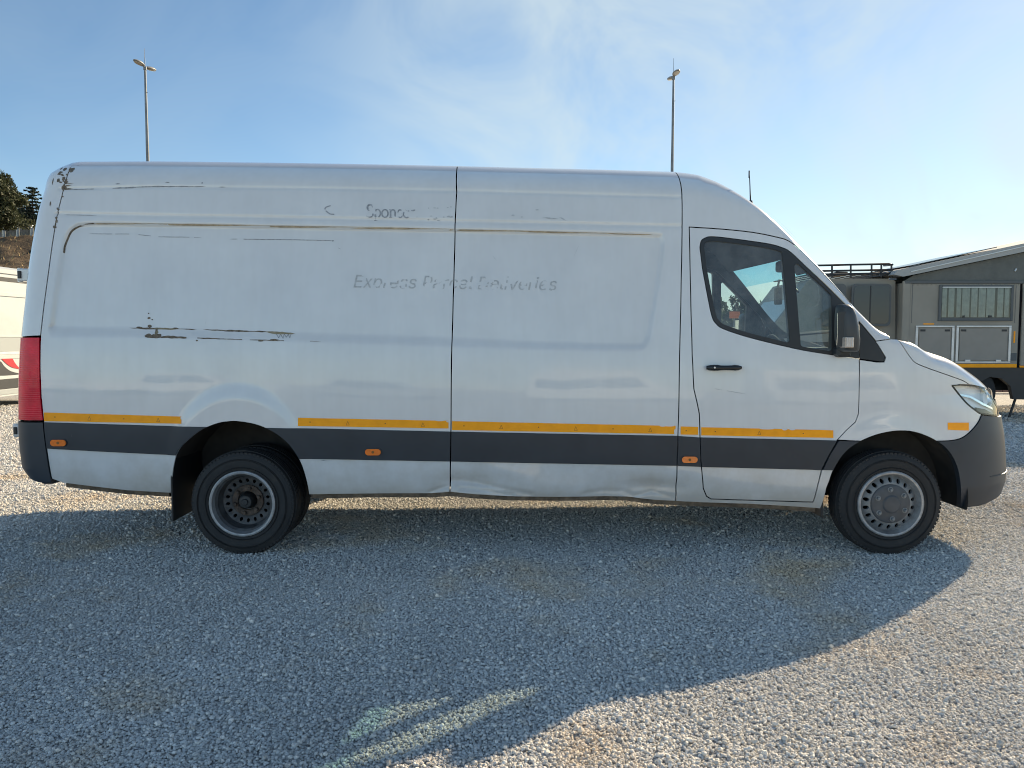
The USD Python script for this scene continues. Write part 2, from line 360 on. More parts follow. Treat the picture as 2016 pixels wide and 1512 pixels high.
def U(pts):
    """photograph pixels -> (X, Z) on the van's near skin"""
    p = np.atleast_2d(np.asarray(pts, float)); d = ray(p[:, 0], p[:, 1])
    ysn = np.linspace(-0.1, 0.9, 201)
    def ev(y):
        t = (y + DIST) / d[:, 1]; X, Z = t * d[:, 0], EYE + t * d[:, 2]
        s = S0(X, Z)
        s = np.where((X > xf(Z)) | (X < xr(Z)) | (Z > bt(X)), 9.0, s)
        return y - s, X, Z
    hit = np.full(len(p), np.nan)
    prev = ev(np.full(len(p), ysn[0]))[0]
    for a, b in zip(ysn[:-1], ysn[1:]):
        g = ev(np.full(len(p), b))[0]
        new = np.isnan(hit) & (g >= 0) & (prev < 0)
        w = np.where(new, a - prev * (b - a) / np.where(g - prev == 0, 1, g - prev), 0)
        hit[new] = np.clip(w, a, b)[new]; prev = g
    miss = np.isnan(hit)
    y = np.where(miss, 0.45, hit)
    for _ in range(2):
        t = (y + DIST) / d[:, 1]; X, Z = t * d[:, 0], EYE + t * d[:, 2]
        s = np.clip(S0(np.clip(X, xr(Z), xf(Z)), np.minimum(Z, bt(X))), 0, 0.9)
        y = np.where(miss, y, 0.5 * (y + s))
    t = (y + DIST) / d[:, 1]; X, Z = t * d[:, 0], EYE + t * d[:, 2]
    X = np.where(miss, np.clip(X, xr(Z) + 0.003, xf(Z) - 0.02), X)
    Z = np.where(miss, np.minimum(Z, bt(X) - 0.0005), Z)
    return np.stack([X, Z], -1)
def poly(pts): 
    g = Polygon(U(pts)).buffer(0)
    return g if g.geom_type == 'Polygon' else max(g.geoms, key=lambda q: q.area)

# pressed panels, creases, flared arch and dents
def dist_to(g, X, Z): return shapely.distance(g, shapely.points(X, Z))
EMB = []
def emboss(outer, inner, depth):
    EMB.append((poly(outer), poly(inner), depth))
emboss(smooth_pts([(97, 662), (98, 630), (106, 565), (117, 495), (126, 462), (140, 446), (170, 438), (300, 439.5), (600, 445), (893, 451), (1100, 455.5), (1288, 460), (1304, 466), (1309, 482), (1302, 540), (1289, 620), (1281, 668), (1272, 684), (1250, 690), (1080, 688), (893, 683), (600, 673), (300, 664), (110, 664.5)], 4, True),
       smooth_pts([(106, 641), (107, 625), (116, 562), (126, 498), (134, 468), (146, 451), (172, 443), (300, 444), (600, 449.5), (893, 455.5), (1100, 460), (1284, 464.5), (1297, 470), (1301, 484), (1294, 540), (1281, 620), (1273, 660), (1264, 672), (1248, 676), (1080, 673), (893, 664), (600, 655), (300, 646), (112, 643)], 4, True), 0.020)
GROOVES = []
def groove(pts, w, depth): GROOVES.append((LineString(U(pts)), w, depth))
groove([(110, 421), (300, 425), (600, 430), (893, 436.5), (1340, 446)], 0.010, 0.009)
groove([(118, 372), (300, 368), (600, 371), (893, 376), (1338, 388)], 0.013, 0.006)
groove([(890, 946), (930, 951), (985, 961), (1045, 972)], 0.016, 0.014)
groove([(905, 962), (960, 966), (1010, 974)], 0.010, 0.012)
groove([(1150, 972), (1185, 966), (1225, 968), (1250, 977)], 0.016, 0.010)
groove([(1255, 976), (1285, 970), (1325, 979)], 0.014, 0.010)
groove([(845, 968), (870, 961), (886, 958)], 0.012, 0.010)
ARCH_R = U([(470, 905)])[0]
def S(X, Z, detail=True):
    y = S0(X, Z)
    X, Z = np.broadcast_arrays(np.asarray(X, float), np.asarray(Z, float))
    for o, i, dp in EMB:
        bb = o.bounds
        k = (X > bb[0] - .02) & (X < bb[2] + .02) & (Z > bb[1] - .02) & (Z < bb[3] + .02)
        if k.any():
            xs, zs = X[k], Z[k]
            ins_o = shapely.contains_xy(o, xs, zs); ins_i = shapely.contains_xy(i, xs, zs)
            q = np.where(ins_i, 1.0, 0.0)
            band = ins_o & ~ins_i
            if band.any():
                do = dist_to(o.exterior, xs[band], zs[band]); di = dist_to(i.exterior, xs[band], zs[band])
                w = do / np.maximum(do + di, 1e-6); q[band] = w * w * (3 - 2 * w)
            y = y.copy(); y[k] += dp * q
    for g, w, dp in GROOVES:
        bb = g.bounds
        k = (X > bb[0] - .03) & (X < bb[2] + .03) & (Z > bb[1] - .05) & (Z < bb[3] + .05)
        if k.any():
            dd = dist_to(g, X[k], Z[k]); y = y.copy(); y[k] += dp * np.exp(-(dd / w) ** 2)
    # flare over the twin rear wheels
    r = np.hypot((X - ARCH_R[0]) / 1.0, (Z - ARCH_R[1]) / 1.05)
    w = np.clip((0.50 - r) / 0.12, 0, 1); y = y - 0.014 * w * w * (3 - 2 * w) * np.clip((Z - 0.36) / 0.2, 0, 1)
    r = np.hypot(X - (2.52), Z - 0.40)
    w = np.clip((0.58 - r) / 0.2, 0, 1); y = y - 0.012 * w * w * (3 - 2 * w)
    # dents along the sill, and the slight waviness of thin sheet
    P = np.stack([X * 2.4, Z * 5, Z * 0], -1)
    n = meshkit.noise(P, 3) - 0.5
    low = np.clip((0.62 - (Z + RAKE * X)) / 0.16, 0, 1)
    y = y + 0.034 * n * low * ((X > -0.6) & (X < 1.3)) * np.clip((X + 0.6) / 0.3, 0, 1) * np.clip((1.3 - X) / 0.2, 0, 1)
    r2 = np.exp(-((X + 0.30) / 0.22) ** 2 - ((Z - 0.47) / 0.055) ** 2); y = y + 0.036 * r2
    r2 = np.exp(-((X - 0.95) / 0.20) ** 2 - ((Z - 0.44) / 0.05) ** 2); y = y + 0.032 * r2
    y = y + 0.0022 * (meshkit.noise(np.stack([X * 1.9, Z * 2.3, 0 * X], -1), 8) - 0.5) + 0.0008 * (meshkit.noise(np.stack([X * 6, Z * 5, 0 * X], -1), 9) - 0.5)
    return y

def clip_grid(g, step):
    """triangulate a polygon on a grid: whole cells inside, cut cells along its border"""
    x0, z0, x1, z1 = g.bounds
    xs = np.arange(math.floor(x0 / step), math.ceil(x1 / step) + 1) * step
    zs = np.arange(math.floor(z0 / step), math.ceil(z1 / step) + 1) * step
    if z1 > 2.3: zs = np.r_[zs[zs < 2.38], np.arange(2.38, z1 + 0.006, min(step, 0.006))]
    XX, ZZ = np.meshgrid(xs, zs, indexing='ij')
    line = g.boundary
    shapely.prepare(g)
    cells = shapely.box(XX[:-1, :-1], ZZ[:-1, :-1], XX[1:, 1:], ZZ[1:, 1:])
    inside = shapely.contains_properly(g, cells)
    cut = shapely.intersects(g, cells) & ~inside
    idx = np.arange(XX.size).reshape(XX.shape)
    a, b, c, d = idx[:-1, :-1][inside], idx[1:, :-1][inside], idx[1:, 1:][inside], idx[:-1, 1:][inside]
    V = [np.stack([XX.ravel(), ZZ.ravel()], 1)]; F = [np.stack([a, b, c], 1), np.stack([a, c, d], 1)]; n = XX.size
    pv, pf = [], []
    for cell in shapely.intersection(g, cells[cut]):
        for q in getattr(cell, 'geoms', [cell]):
            if q.geom_type != 'Polygon' or q.area < 1e-9: continue
            q = shapely.geometry.polygon.orient(q)
            if len(q.interiors) == 0 and abs(q.convex_hull.area - q.area) < 1e-9:
                r = np.array(q.exterior.coords)[:-1]
                pv.append(r); pf.append(np.array([(n, n + k, n + k + 1) for k in range(1, len(r) - 1)]).reshape(-1, 3)); n += len(r)
            else:
                for t in shapely.constrained_delaunay_triangles(q).geoms if hasattr(shapely, 'constrained_delaunay_triangles') else [t for t in shapely.ops.triangulate(q) if q.contains(t.centroid)]:
                    t = shapely.geometry.polygon.orient(t)
                    r = np.array(t.exterior.coords)[:3]; pv.append(r); pf.append(np.array([(n, n + 1, n + 2)])); n += 3
    V = np.vstack(V + pv); F = np.vstack(F + pf).astype(int)
    key = np.round(V * 1e5).astype(np.int64)
    _, first, inv = np.unique(key, axis=0, return_index=True, return_inverse=True)
    V, F = V[first], inv.ravel()[F]
    F = F[(F[:, 0] != F[:, 1]) & (F[:, 1] != F[:, 2]) & (F[:, 0] != F[:, 2])]
    used = np.unique(F); m = np.full(len(V), -1); m[used] = np.arange(len(used))
    return V[used], m[F]

def skin(g, off=0.0, step=0.012, edge=0.012, gap=0.0, surf=S):
    """a sheet that follows the van's skin over polygon g (in X, Z), proud by off, with folded-back edges"""
    out_v, out_f, n = [], [], 0
    if gap: g = g.buffer(-gap, join_style=1)
    for q in getattr(g, 'geoms', [g]):
        if q.is_empty: continue
        V, F = clip_grid(q, step)
        y = surf(V[:, 0], V[:, 1]) - off
        W = np.stack([V[:, 0], y, V[:, 1]], 1)
        out_v.append(W); out_f.append(F + n); n += len(W)
        if edge:
            for ring in [q.exterior] + list(q.interiors):
                r = np.array(shapely.segmentize(ring, step).coords)[:-1]
                yy = surf(r[:, 0], r[:, 1]) - off
                a = np.stack([r[:, 0], yy, r[:, 1]], 1); b = a + [0, edge, 0]
                m = len(r); i = np.arange(m); j = (i + 1) % m
                out_v.append(np.vstack([a, b])); out_f.append(np.vstack([np.stack([i, j, m + j], 1), np.stack([i, m + j, m + i], 1)]) + n); n += 2 * m
    return np.vstack(out_v), np.vstack(out_f)
def flip(mesh):
    V, F = mesh; V = V.copy(); V[:, 1] = 2.0 - V[:, 1]
    return V, F[:, ::-1]

# =================================================================== GROUND
def ground_h(x, y):
    x, y = np.asarray(x, float), np.asarray(y, float)
    P = np.stack([x * 0.5, y * 0.5, 0 * x], -1)
    h = 0.03 * (meshkit.fbm(P, 3, 5) - 0.5)
    near = np.exp(-((np.abs(x) / 4.2) ** 6)) * np.exp(-(((y - 1.0) / 1.6) ** 6))
    return h * (1 - near) * np.clip((60 - np.hypot(x, y)) / 40, 0, 1) - 0.027
def axis(a):  # finer near the van
    return np.sign(a) * (np.abs(a) ** 2.2)
gx = axis(np.linspace(-1, 1, 161)) * 290; gy = axis(np.linspace(-1, 1, 161)) * 290
GX, GY = np.meshgrid(gx, gy, indexing='ij')
GP = np.stack([GX, GY, ground_h(GX, GY)], -1)
gp = numbered('/World', 'ground')
gm = usdkit.mesh(stage, gp, grid_mesh(GP), M['ground'], smooth=True)
tag(gm.GetPrim(), 'light grey gravel yard with sandy patches', 'ground', kind='structure')

# loose stones over the part of the yard that is near enough to tell them apart
rng = np.random.default_rng(7)
def stones():
    protos = []
    gpath = numbered('/World', 'gravel')
    pi = UsdGeom.PointInstancer.Define(stage, gpath)
    tag(pi.GetPrim(), 'loose crushed grey gravel stones covering the yard', 'gravel', kind='stuff')
    UsdGeom.Scope.Define(stage, gpath + '/stones')
    for k in range(7):
        s = trimesh.creation.icosphere(subdivisions=1)
        v = s.vertices.copy()
        v *= 1 + 0.5 * (rng.random((len(v), 1)) - 0.5)
        v *= np.array([1.0, rng.uniform(0.62, 0.95), rng.uniform(0.55, 0.8)])
        p = f'{gpath}/stones/stone_{k:03d}' if k else f'{gpath}/stones/stone'
        usdkit.mesh(stage, p, (v, s.faces), M['stone'], smooth=False); protos.append(p)
    pts = []
    for (d0, d1, dens) in ((1.9, 3.4, 20000), (3.4, 4.6, 16000), (4.6, 6.2, 10500), (6.2, 8.5, 5600), (8.5, 12.0, 2800), (12.0, 16.0, 1000)):
        hw = 0.84
        n = int(dens * hw * (d1 ** 2 - d0 ** 2))
        d = np.sqrt(rng.uniform(d0 ** 2, d1 ** 2, n)); x = rng.uniform(-hw, hw, n) * d
        pts.append(np.stack([x, d - DIST], 1))
    p = np.vstack(pts); n = len(p)
    size = np.clip(rng.lognormal(math.log(0.0047), 0.30, n), 0.0025, 0.013)
    depth = p[:, 1] + DIST
    size *= np.clip(1 + (depth - 4.5) * 0.16, 1, 2.3)
    z = ground_h(p[:, 0], p[:, 1]) + size * rng.uniform(-0.35, 1.35, n)
    P = np.column_stack([p, z])
    a = rng.uniform(0, 2 * np.pi, n); tilt = rng.normal(0, 0.35, n); ta = rng.uniform(0, 2 * np.pi, n)
    # quaternion = tilt about a random level axis, after a turn about z
    q1 = np.stack([np.cos(a / 2), 0 * a, 0 * a, np.sin(a / 2)], 1)
    q2 = np.stack([np.cos(tilt / 2), np.sin(tilt / 2) * np.cos(ta), np.sin(tilt / 2) * np.sin(ta), 0 * a], 1)
    w = q2[:, 0] * q1[:, 0] - q2[:, 3] * q1[:, 3]
    xq = q2[:, 1] * q1[:, 0] + q2[:, 2] * q1[:, 3]
    yq = q2[:, 2] * q1[:, 0] - q2[:, 1] * q1[:, 3]
    zq = q2[:, 0] * q1[:, 3] + q2[:, 3] * q1[:, 0]
    Q = np.stack([w, xq, yq, zq], 1)
    pi.CreatePrototypesRel().SetTargets([Sdf.Path(s) for s in protos])
    pi.CreateProtoIndicesAttr(Vt.IntArray.FromNumpy(rng.integers(0, 7, n).astype(np.int32)))
    pi.CreatePositionsAttr(Vt.Vec3fArray.FromNumpy(P.astype(np.float32)))
    pi.CreateScalesAttr(Vt.Vec3fArray.FromNumpy(np.repeat(size[:, None], 3, 1).astype(np.float32)))
    try:
        qa = Vt.QuathArray.FromNumpy(Q[:, [1, 2, 3, 0]].astype(np.float16))
    except Exception:
        qa = Vt.QuathArray([Gf.Quath(float(w_), float(x_), float(y_), float(z_)) for w_, x_, y_, z_ in Q])
    pi.CreateOrientationsAttr(qa)
    print('stones', n)
stones()
# =================================================================== THE WHITE PANEL VAN
VB = np.array([0.0, 1.0, 0.0])
VAN = thing('panel_van', 'long white panel van with grey lower cladding and scraped side, parked across the gravel', 'van', VB)
def vp(name, mesh, m, smooth=35, parent=None, label=None, both=False):
    p = put(parent or VAN, name, mesh, m, smooth=smooth, shift=VB, label=label)
    if both:
        V, F = (np.asarray(mesh.vertices), np.asarray(mesh.faces)) if isinstance(mesh, trimesh.Trimesh) else mesh
        put(parent or VAN, name, flip((V, F)), m, smooth=smooth, shift=VB, label=label)
    return p

GAP = 0.0037
s1 = [(143, 318), (137, 335), (131, 352), (122, 385), (112, 425), (103, 480), (95, 540), (87, 600), (80, 661)]
s2 = [(902, 322), (901, 327), (899, 380), (896, 440), (894, 520), (891, 620), (889, 700), (888, 830), (887, 900), (886, 990)]
s3 = [(1340, 332), (1341, 345), (1343, 400), (1343, 447), (1341, 560), (1338, 700), (1336, 820), (1333, 900), (1330, 1000)]
clad_top = [(87, 830), (350, 838), (600, 842), (887, 848.5), (1333, 857), (1376, 860), (1648, 866)]
clad_bot = [(92, 884), (200, 890), (345, 897), (594, 904), (887, 909.5), (1333, 918), (1378, 920), (1615, 926)]
sill = [(102, 943), (125, 951), (180, 958), (250, 966), (335, 971), (470, 973), (610, 974), (760, 972), (850, 972), (887, 969), (930, 973), (1000, 977), (1100, 979), (1150, 978.5), (1190, 978), (1235, 979.5), (1262, 983), (1290, 986), (1330, 988), (1480, 993), (1600, 1000), (1614, 1001)]
arch_r = smooth_pts([(336, 1000), (338, 960), (343, 920), (353, 888), (375, 865), (400, 846), (428, 834), (455, 829.5), (482, 831), (512, 838), (540, 851), (563, 868), (580, 888), (593, 912), (602, 942), (608, 974), (609, 1000)], 4)
arch_f = smooth_pts([(1622, 1010), (1626, 975), (1634, 938), (1648, 908), (1668, 884), (1697, 866), (1733, 853), (1772, 847.5), (1806, 852), (1841, 867), (1866, 888), (1881, 915), (1888, 945), (1890, 975), (1888, 1012)], 4)
def line_xz(p): return np.array(U(p))
def ext_poly(px_pts): return poly(px_pts)
ARCHR = Polygon(np.vstack([line_xz(arch_r), [line_xz([(609, 1000)])[0] - [0, .5]], [line_xz([(336, 1000)])[0] - [0, .5]]])).buffer(0)
_af = line_xz(arch_f)
ARCHF = Polygon(np.vstack([_af, _af[-1] - [0, .5], _af[0] - [0, .5]])).buffer(0)
# door outline
door_top = smooth_pts([(1357, 447), (1420, 451), (1482, 457.5), (1530, 467), (1552, 474), (1575, 491), (1600, 516), (1640, 559), (1674, 597)], 3)
door_front = [(1688, 640), (1692, 705), (1692, 760), (1690, 815), (1684, 831), (1666, 847), (1648, 866), (1632, 893), (1617, 922), (1609, 955), (1600, 988)]
door_back = [(1582, 988), (1400, 982.5), (1391, 977), (1385, 962), (1379, 900), (1377, 815), (1373, 795), (1366, 765), (1363, 700), (1360, 600), (1358, 500)]
DOOR = Polygon(np.vstack([line_xz(door_top), line_xz(door_front), line_xz(door_back)])).buffer(0)
window = smooth_pts([(1378, 487), (1381, 474), (1390, 468), (1400, 466), (1425, 468), (1475, 474.5), (1517, 481), (1542, 488.5), (1557, 497), (1587, 525), (1625, 560), (1655, 590), (1676, 612), (1689, 636)], 3)
window_low = smooth_pts([(1692, 706), (1600, 692.5), (1550, 682.5), (1475, 664), (1425, 647.5), (1411, 638), (1403, 626), (1396, 597), (1383, 528)], 3)
WIN = Polygon(np.vstack([line_xz(window), line_xz(window_low)])).buffer(0)
sail = smooth_pts([(1692, 634), (1712, 658), (1726, 675), (1737, 693), (1742, 704), (1739, 711.5), (1726, 711), (1692, 706.5)], 3)
SAIL = Polygon(line_xz(sail)).buffer(0)

def band(lo, hi, x0, x1):
    """polygon between two pixel polylines for px from x0 to x1 (lo is the upper line in the picture)"""
    def cut(l):
        l = np.array(l, float); xs = np.r_[x0, l[(l[:, 0] > x0) & (l[:, 0] < x1), 0], x1]
        return np.stack([xs, np.interp(xs, l[:, 0], l[:, 1])], 1)
    return Polygon(np.vstack([line_xz(cut(lo)), line_xz(cut(hi))[::-1]])).buffer(0)
CLAD = band(clad_top, clad_bot, 87, 1648)
BELOW = 0.9
# side panels run from the sill to just past the shoulder of the roof
def with_top(pts_up, pts_down):
    """close a panel over the roof's shoulder at the sheet's last row"""
    return Polygon(np.vstack([pts_up, pts_down])).buffer(0)
L1, L2, L3 = line_xz(s1), line_xz(s2), line_xz(s3)
L3[0, 0] = L3[1, 0] = L3[2, 0] + 0.002
X2, X3 = L2[0, 0], L3[0, 0]
ROOF_Z = float(bt(0.0))
def top_row(xa, xb):
    xs = np.linspace(xa, xb, 40); return np.stack([xs, bt(xs) - 0.0006], 1)
sill_xz = lambda x0, x1: line_xz([p for p in ([(x0, np.interp(x0, [q[0] for q in sill], [q[1] for q in sill]))] + [q for q in sill if x0 < q[0] < x1] + [(x1, np.interp(x1, [q[0] for q in sill], [q[1] for q in sill]))])])
low1 = line_xz([(80, 661), (79, 720), (81, 780), (86, 830), (92, 884), (102, 943)])
P_REAR = with_top(np.vstack([top_row(L1[0, 0], X2), L2[1:]]), np.vstack([sill_xz(102, 886)[::-1], low1[::-1], L1[::-1][1:]])).difference(ARCHR)
P_MID = with_top(np.vstack([top_row(X2, X3), L3[1:-1]]), np.vstack([sill_xz(886, 1331)[::-1], L2[::-1][1:]]))
# cab side: from the third seam to the screen pillar and down in front of the door to the sill
pill = top_row(X3, line_xz([(1750, 668)])[0, 0])
base = line_xz([(1754, 667.5), (1723, 672)])
cab_low = np.vstack([line_xz([(1723, 672), (1712, 660), (1692, 700), (1692, 815), (1684, 831), (1648, 866), (1617, 922), (1608, 960), (1612, 1000)]), sill_xz(1331, 1612)[::-1]])
P_CAB = with_top(np.vstack([pill, base[:1]]), np.vstack([base[1:], cab_low[1:], L3[::-1][1:]])).difference(DOOR.buffer(0.0)).difference(ARCHF).difference(SAIL.buffer(0.002))
P_CAB = max(getattr(P_CAB, 'geoms', [P_CAB]), key=lambda q: q.area)
sill_front = poly([(1600, 988), (1609, 955), (1617, 924), (1640, 924), (1626, 960), (1614, 1001), (1598, 1000)]).difference(ARCHF)
P_CAB = P_CAB.union(sill_front).buffer(0)
P_CAB = max(getattr(P_CAB, 'geoms', [P_CAB]), key=lambda q: q.area).difference(DOOR)
P_DOOR = DOOR.difference(WIN)
P_DOOR = max(getattr(P_DOOR, 'geoms', [P_DOOR]), key=lambda q: q.area)
# front wing
hood_seam = smooth_pts([(1766, 668), (1773, 675), (1783, 690), (1792, 703), (1802, 714), (1822, 723), (1850, 733), (1880, 743.5), (1897, 750), (1908, 757)], 3)
lamp_top = [(1873, 757.5), (1890, 756.5), (1910, 757.5), (1930, 761), (1945, 766), (1956, 772)]
lamp_low = smooth_pts([(1966, 819), (1945, 817.5), (1930, 815), (1922, 810), (1905, 797), (1889, 779), (1874, 760)], 3)
bump_edge = smooth_pts([(1932, 816), (1925, 831), (1913, 846), (1898, 859), (1884, 865), (1866, 867.5), (1841, 868)], 3)
wing = [(1723, 672), (1728, 678), (1738, 694), (1744, 704), (1741, 713), (1726, 713), (1692.5, 708), (1692, 760), (1690, 815), (1684, 831), (1666, 847), (1648, 866), (1697, 868)]
P_WING = Polygon(np.vstack([line_xz(wing), line_xz(arch_f)[28:60], line_xz(bump_edge)[::-1], line_xz([(1930, 815)]), line_xz(lamp_low)[-14:], line_xz([(1890, 756.5), (1908, 757)]), line_xz(hood_seam)[::-1], line_xz([(1754, 667.5)])])).buffer(0)
P_WING = max(getattr(P_WING, 'geoms', [P_WING]), key=lambda q: q.area).difference(ARCHF)
P_WING = max(getattr(P_WING, 'geoms', [P_WING]), key=lambda q: q.area)

vp('side_panel', skin(P_REAR, gap=GAP), M['paint'], label='long rear white side panel with rusty scrapes and an embossed field')
vp('side_panel', skin(P_MID, gap=GAP), M['paint'], label='middle white side panel with a dented sill')
vp('cab_side', skin(P_CAB, gap=GAP), M['paint'])
# the far side repeats the near one without its dents
far = lambda g, **k: flip(skin(g, step=0.03, surf=lambda X, Z: S0(X, Z), **k))
for g, nm in ((P_REAR.union(P_MID).buffer(0.004).buffer(-0.004), 'side_panel'), (P_CAB, 'cab_side')):
    vp(nm, far(g, gap=GAP), M['paint'])
DOOR_P = xform(VAN, 'door'); DOOR_F = xform(VAN, 'door')
tag(stage.GetPrimAtPath(DOOR_P), label='driver door of the white van with black handle')
vp('door_panel', skin(P_DOOR, gap=GAP), M['paint'], parent=DOOR_P)
vp('door_panel', far(P_DOOR, gap=GAP), M['paint'], parent=DOOR_F)
vp('wing', skin(P_WING, gap=GAP * 0.7, step=0.010), M['paint'])
vp('wing', far(P_WING, gap=GAP), M['paint'])

# rear corner column, lamp and bumper corner
rc_up = np.vstack([line_xz(s1), line_xz([(79, 662), (41, 664)])])
zz = np.linspace(line_xz([(41, 664)])[0, 1], ROOF_Z - 0.02, 40)
rim_up = np.stack([xr(zz) + 0.003, zz], 1)
P_RC = Polygon(np.vstack([line_xz(s1)[1:], [[xr(zz[0]) + 0.003, zz[0]]], rim_up[1:], [[float(line_xz(s1)[1, 0]) - 0.05, ROOF_Z - 0.002]]])).buffer(0)
vp('rear_corner', skin(P_RC, gap=GAP, step=0.008), M['paint'], both=True)
def rear_strip(zlo, zhi, edge_px):
    e = line_xz(edge_px); z = np.linspace(zlo, zhi, 24)
    return Polygon(np.vstack([np.stack([np.interp(z, e[::-1, 1], e[::-1, 0]), z], 1), np.stack([xr(z) + 0.003, z], 1)[::-1]])).buffer(0)
e_lamp = [(79, 664), (79, 720), (80.5, 780), (84, 815), (86, 829)]
P_LAMP = rear_strip(line_xz([(86, 828)])[0, 1], line_xz([(79, 664)])[0, 1], e_lamp)
LAMP = xform(VAN, 'tail_lamp'); LAMPF = xform(VAN, 'tail_lamp')
lamp_m = skin(P_LAMP, gap=0.003, step=0.008, off=0.006, edge=0.03)
vp('lens', lamp_m, M['red'], parent=LAMP); vp('lens', flip(lamp_m), M['red'], parent=LAMPF)
zl0, zl1 = P_LAMP.bounds[1], P_LAMP.bounds[3]
for k in range(13):  # ribs moulded into the lens
    z = zl0 + (zl1 - zl0) * (0.36 + 0.022 * k); x1 = float(np.interp(z, line_xz(e_lamp)[::-1, 1], line_xz(e_lamp)[::-1, 0]))
    vp('lens_rib', skin(box(x1 - 0.048, z, x1 - 0.012, z + 0.0055), off=0.0085, step=0.02, edge=0.003), M['red'], parent=LAMP)
e_bump = [(86, 830), (90, 870), (95, 905), (102, 943), (103, 950)]
zb = np.linspace(line_xz([(103, 950)])[0, 1], line_xz([(86, 831)])[0, 1], 26)
eb = line_xz(e_bump)
xin = np.interp(zb, eb[::-1, 1], eb[::-1, 0])
t = np.clip((zb - zb[0]) / 0.10, 0, 1)
xo = xr(zb) + 0.003 + 0.10 * (1 - np.sqrt(1 - (1 - t) ** 2))
P_RB = Polygon(np.vstack([np.stack([xin, zb], 1), np.stack([np.minimum(xo, xin - 0.004), zb], 1)[::-1]])).buffer(0)
vp('rear_bumper', skin(P_RB, gap=0.003, step=0.008, off=0.008, edge=0.05), M['cladding'], both=True)
# cladding along the side, cut at the seams and at the wheel arches
for g in (CLAD.intersection(P_REAR), CLAD.intersection(P_MID), CLAD.intersection(P_CAB)):
    for q in getattr(g, 'geoms', [g]):
        if q.area > 0.004:
            m_ = skin(q.buffer(-GAP), off=0.007, step=0.02, edge=0.008)
            vp('cladding', m_, M['cladding']); vp('cladding', flip(m_), M['cladding'])
m_ = skin(CLAD.intersection(DOOR).buffer(-GAP * 0.9), off=0.007, step=0.02, edge=0.008)
vp('door_cladding', m_, M['cladding'], parent=DOOR_P); vp('door_cladding', flip(m_), M['cladding'], parent=DOOR_F)
wc = poly([(1650, 867), (1697, 868), (1680, 880), (1662, 905), (1649, 930), (1641, 926), (1618, 925), (1633, 894)]).difference(ARCHF)
wc = max(getattr(wc, 'geoms', [wc]), key=lambda q: q.area)
m_ = skin(wc.buffer(-GAP * 0.7), off=0.007, step=0.02, edge=0.02)
vp('cladding', m_, M['cladding'], both=True)

sb = [(x, y + 8) for x, y in sill]
for xa, xb in ((128, 333), (612, 1606)):
    m_ = skin(band([(x, y - 4) for x, y in sill], sb, xa, xb), off=-0.014, step=0.03, edge=0.012)
    vp('sill_lip', m_, M['sill_dirt'])
# front bumper
zq = np.linspace(line_xz([(1890, 1000)])[0, 1], line_xz([(1967, 820)])[0, 1], 30)
tt = np.clip((zq - zq[0]) / 0.12, 0, 1)
xo = xf(zq) - 0.01 - 0.34 * (1 - tt) ** 2.2
P_FB = Polygon(np.vstack([line_xz(bump_edge)[::-1], [[xo[0] - 0.30, zq[0]]], np.stack([xo, zq], 1)])).buffer(0)
P_FB = Polygon(np.vstack([line_xz([(1932, 817), (1966, 820)]), np.stack([xo, zq], 1)[::-1], line_xz([(1886, 1000)]), line_xz(arch_f)[40:56][::-1] * 1.0, line_xz(bump_edge)[::-1]])).buffer(0).difference(ARCHF)
P_FB = max(getattr(P_FB, 'geoms', [P_FB]), key=lambda q: q.area)
BUMP = vp('front_bumper', skin(P_FB, gap=0.003, step=0.012, off=0.008, edge=0.05), M['cladding'], both=True)
# two moulded lips on the bumper's corner
for (a, b_) in (((1948, 938), (1979, 934)),):
    z0 = line_xz([a])[0, 1]; x0 = line_xz([a])[0, 0]
    xs = np.linspace(x0, xf(z0) - 0.012, 14)
    pp = np.stack([xs, S0(xs, np.full(14, z0)) - 0.010, np.full(14, z0)], 1)
    vp('bumper_lip', tube(pp, np.linspace(0.002, 0.007, 14), 8), M['cladding'], both=True)

# headlamp
HL = Polygon(np.vstack([line_xz(lamp_top), [[xf(1.2) - 0.16, line_xz([(1957, 775)])[0, 1]]], [[xf(1.0) - 0.10, line_xz([(1966, 800)])[0, 1]]], line_xz(lamp_low)])).buffer(0)
HL = max(getattr(HL, 'geoms', [HL]), key=lambda q: q.area)
HEAD = xform(VAN, 'headlamp'); HEADF = xform(VAN, 'headlamp')
for par, fl in ((HEAD, lambda m: m), (HEADF, flip)):
    vp('lens', fl(skin(HL.buffer(-0.010), off=0.0, step=0.010, edge=0.012)), M['lens'], parent=par)
    vp('lamp_surround', fl(skin(HL.buffer(-0.001).difference(HL.buffer(-0.009)), off=0.003, step=0.02, edge=0.03)), M['gloss_black'], parent=par)
    vp('reflector', fl(skin(HL.buffer(-0.006), off=-0.045, step=0.02, edge=0)), M['reflector'], parent=par)
zc = (HL.bounds[1] + HL.bounds[3]) / 2; xc = HL.bounds[0] + 0.66 * (HL.bounds[2] - HL.bounds[0])
bowl = lathe_y([(0.0, 0.05), (0.03, 0.046), (0.055, 0.03), (0.066, 0.0), (0.07, -0.004)], 32)
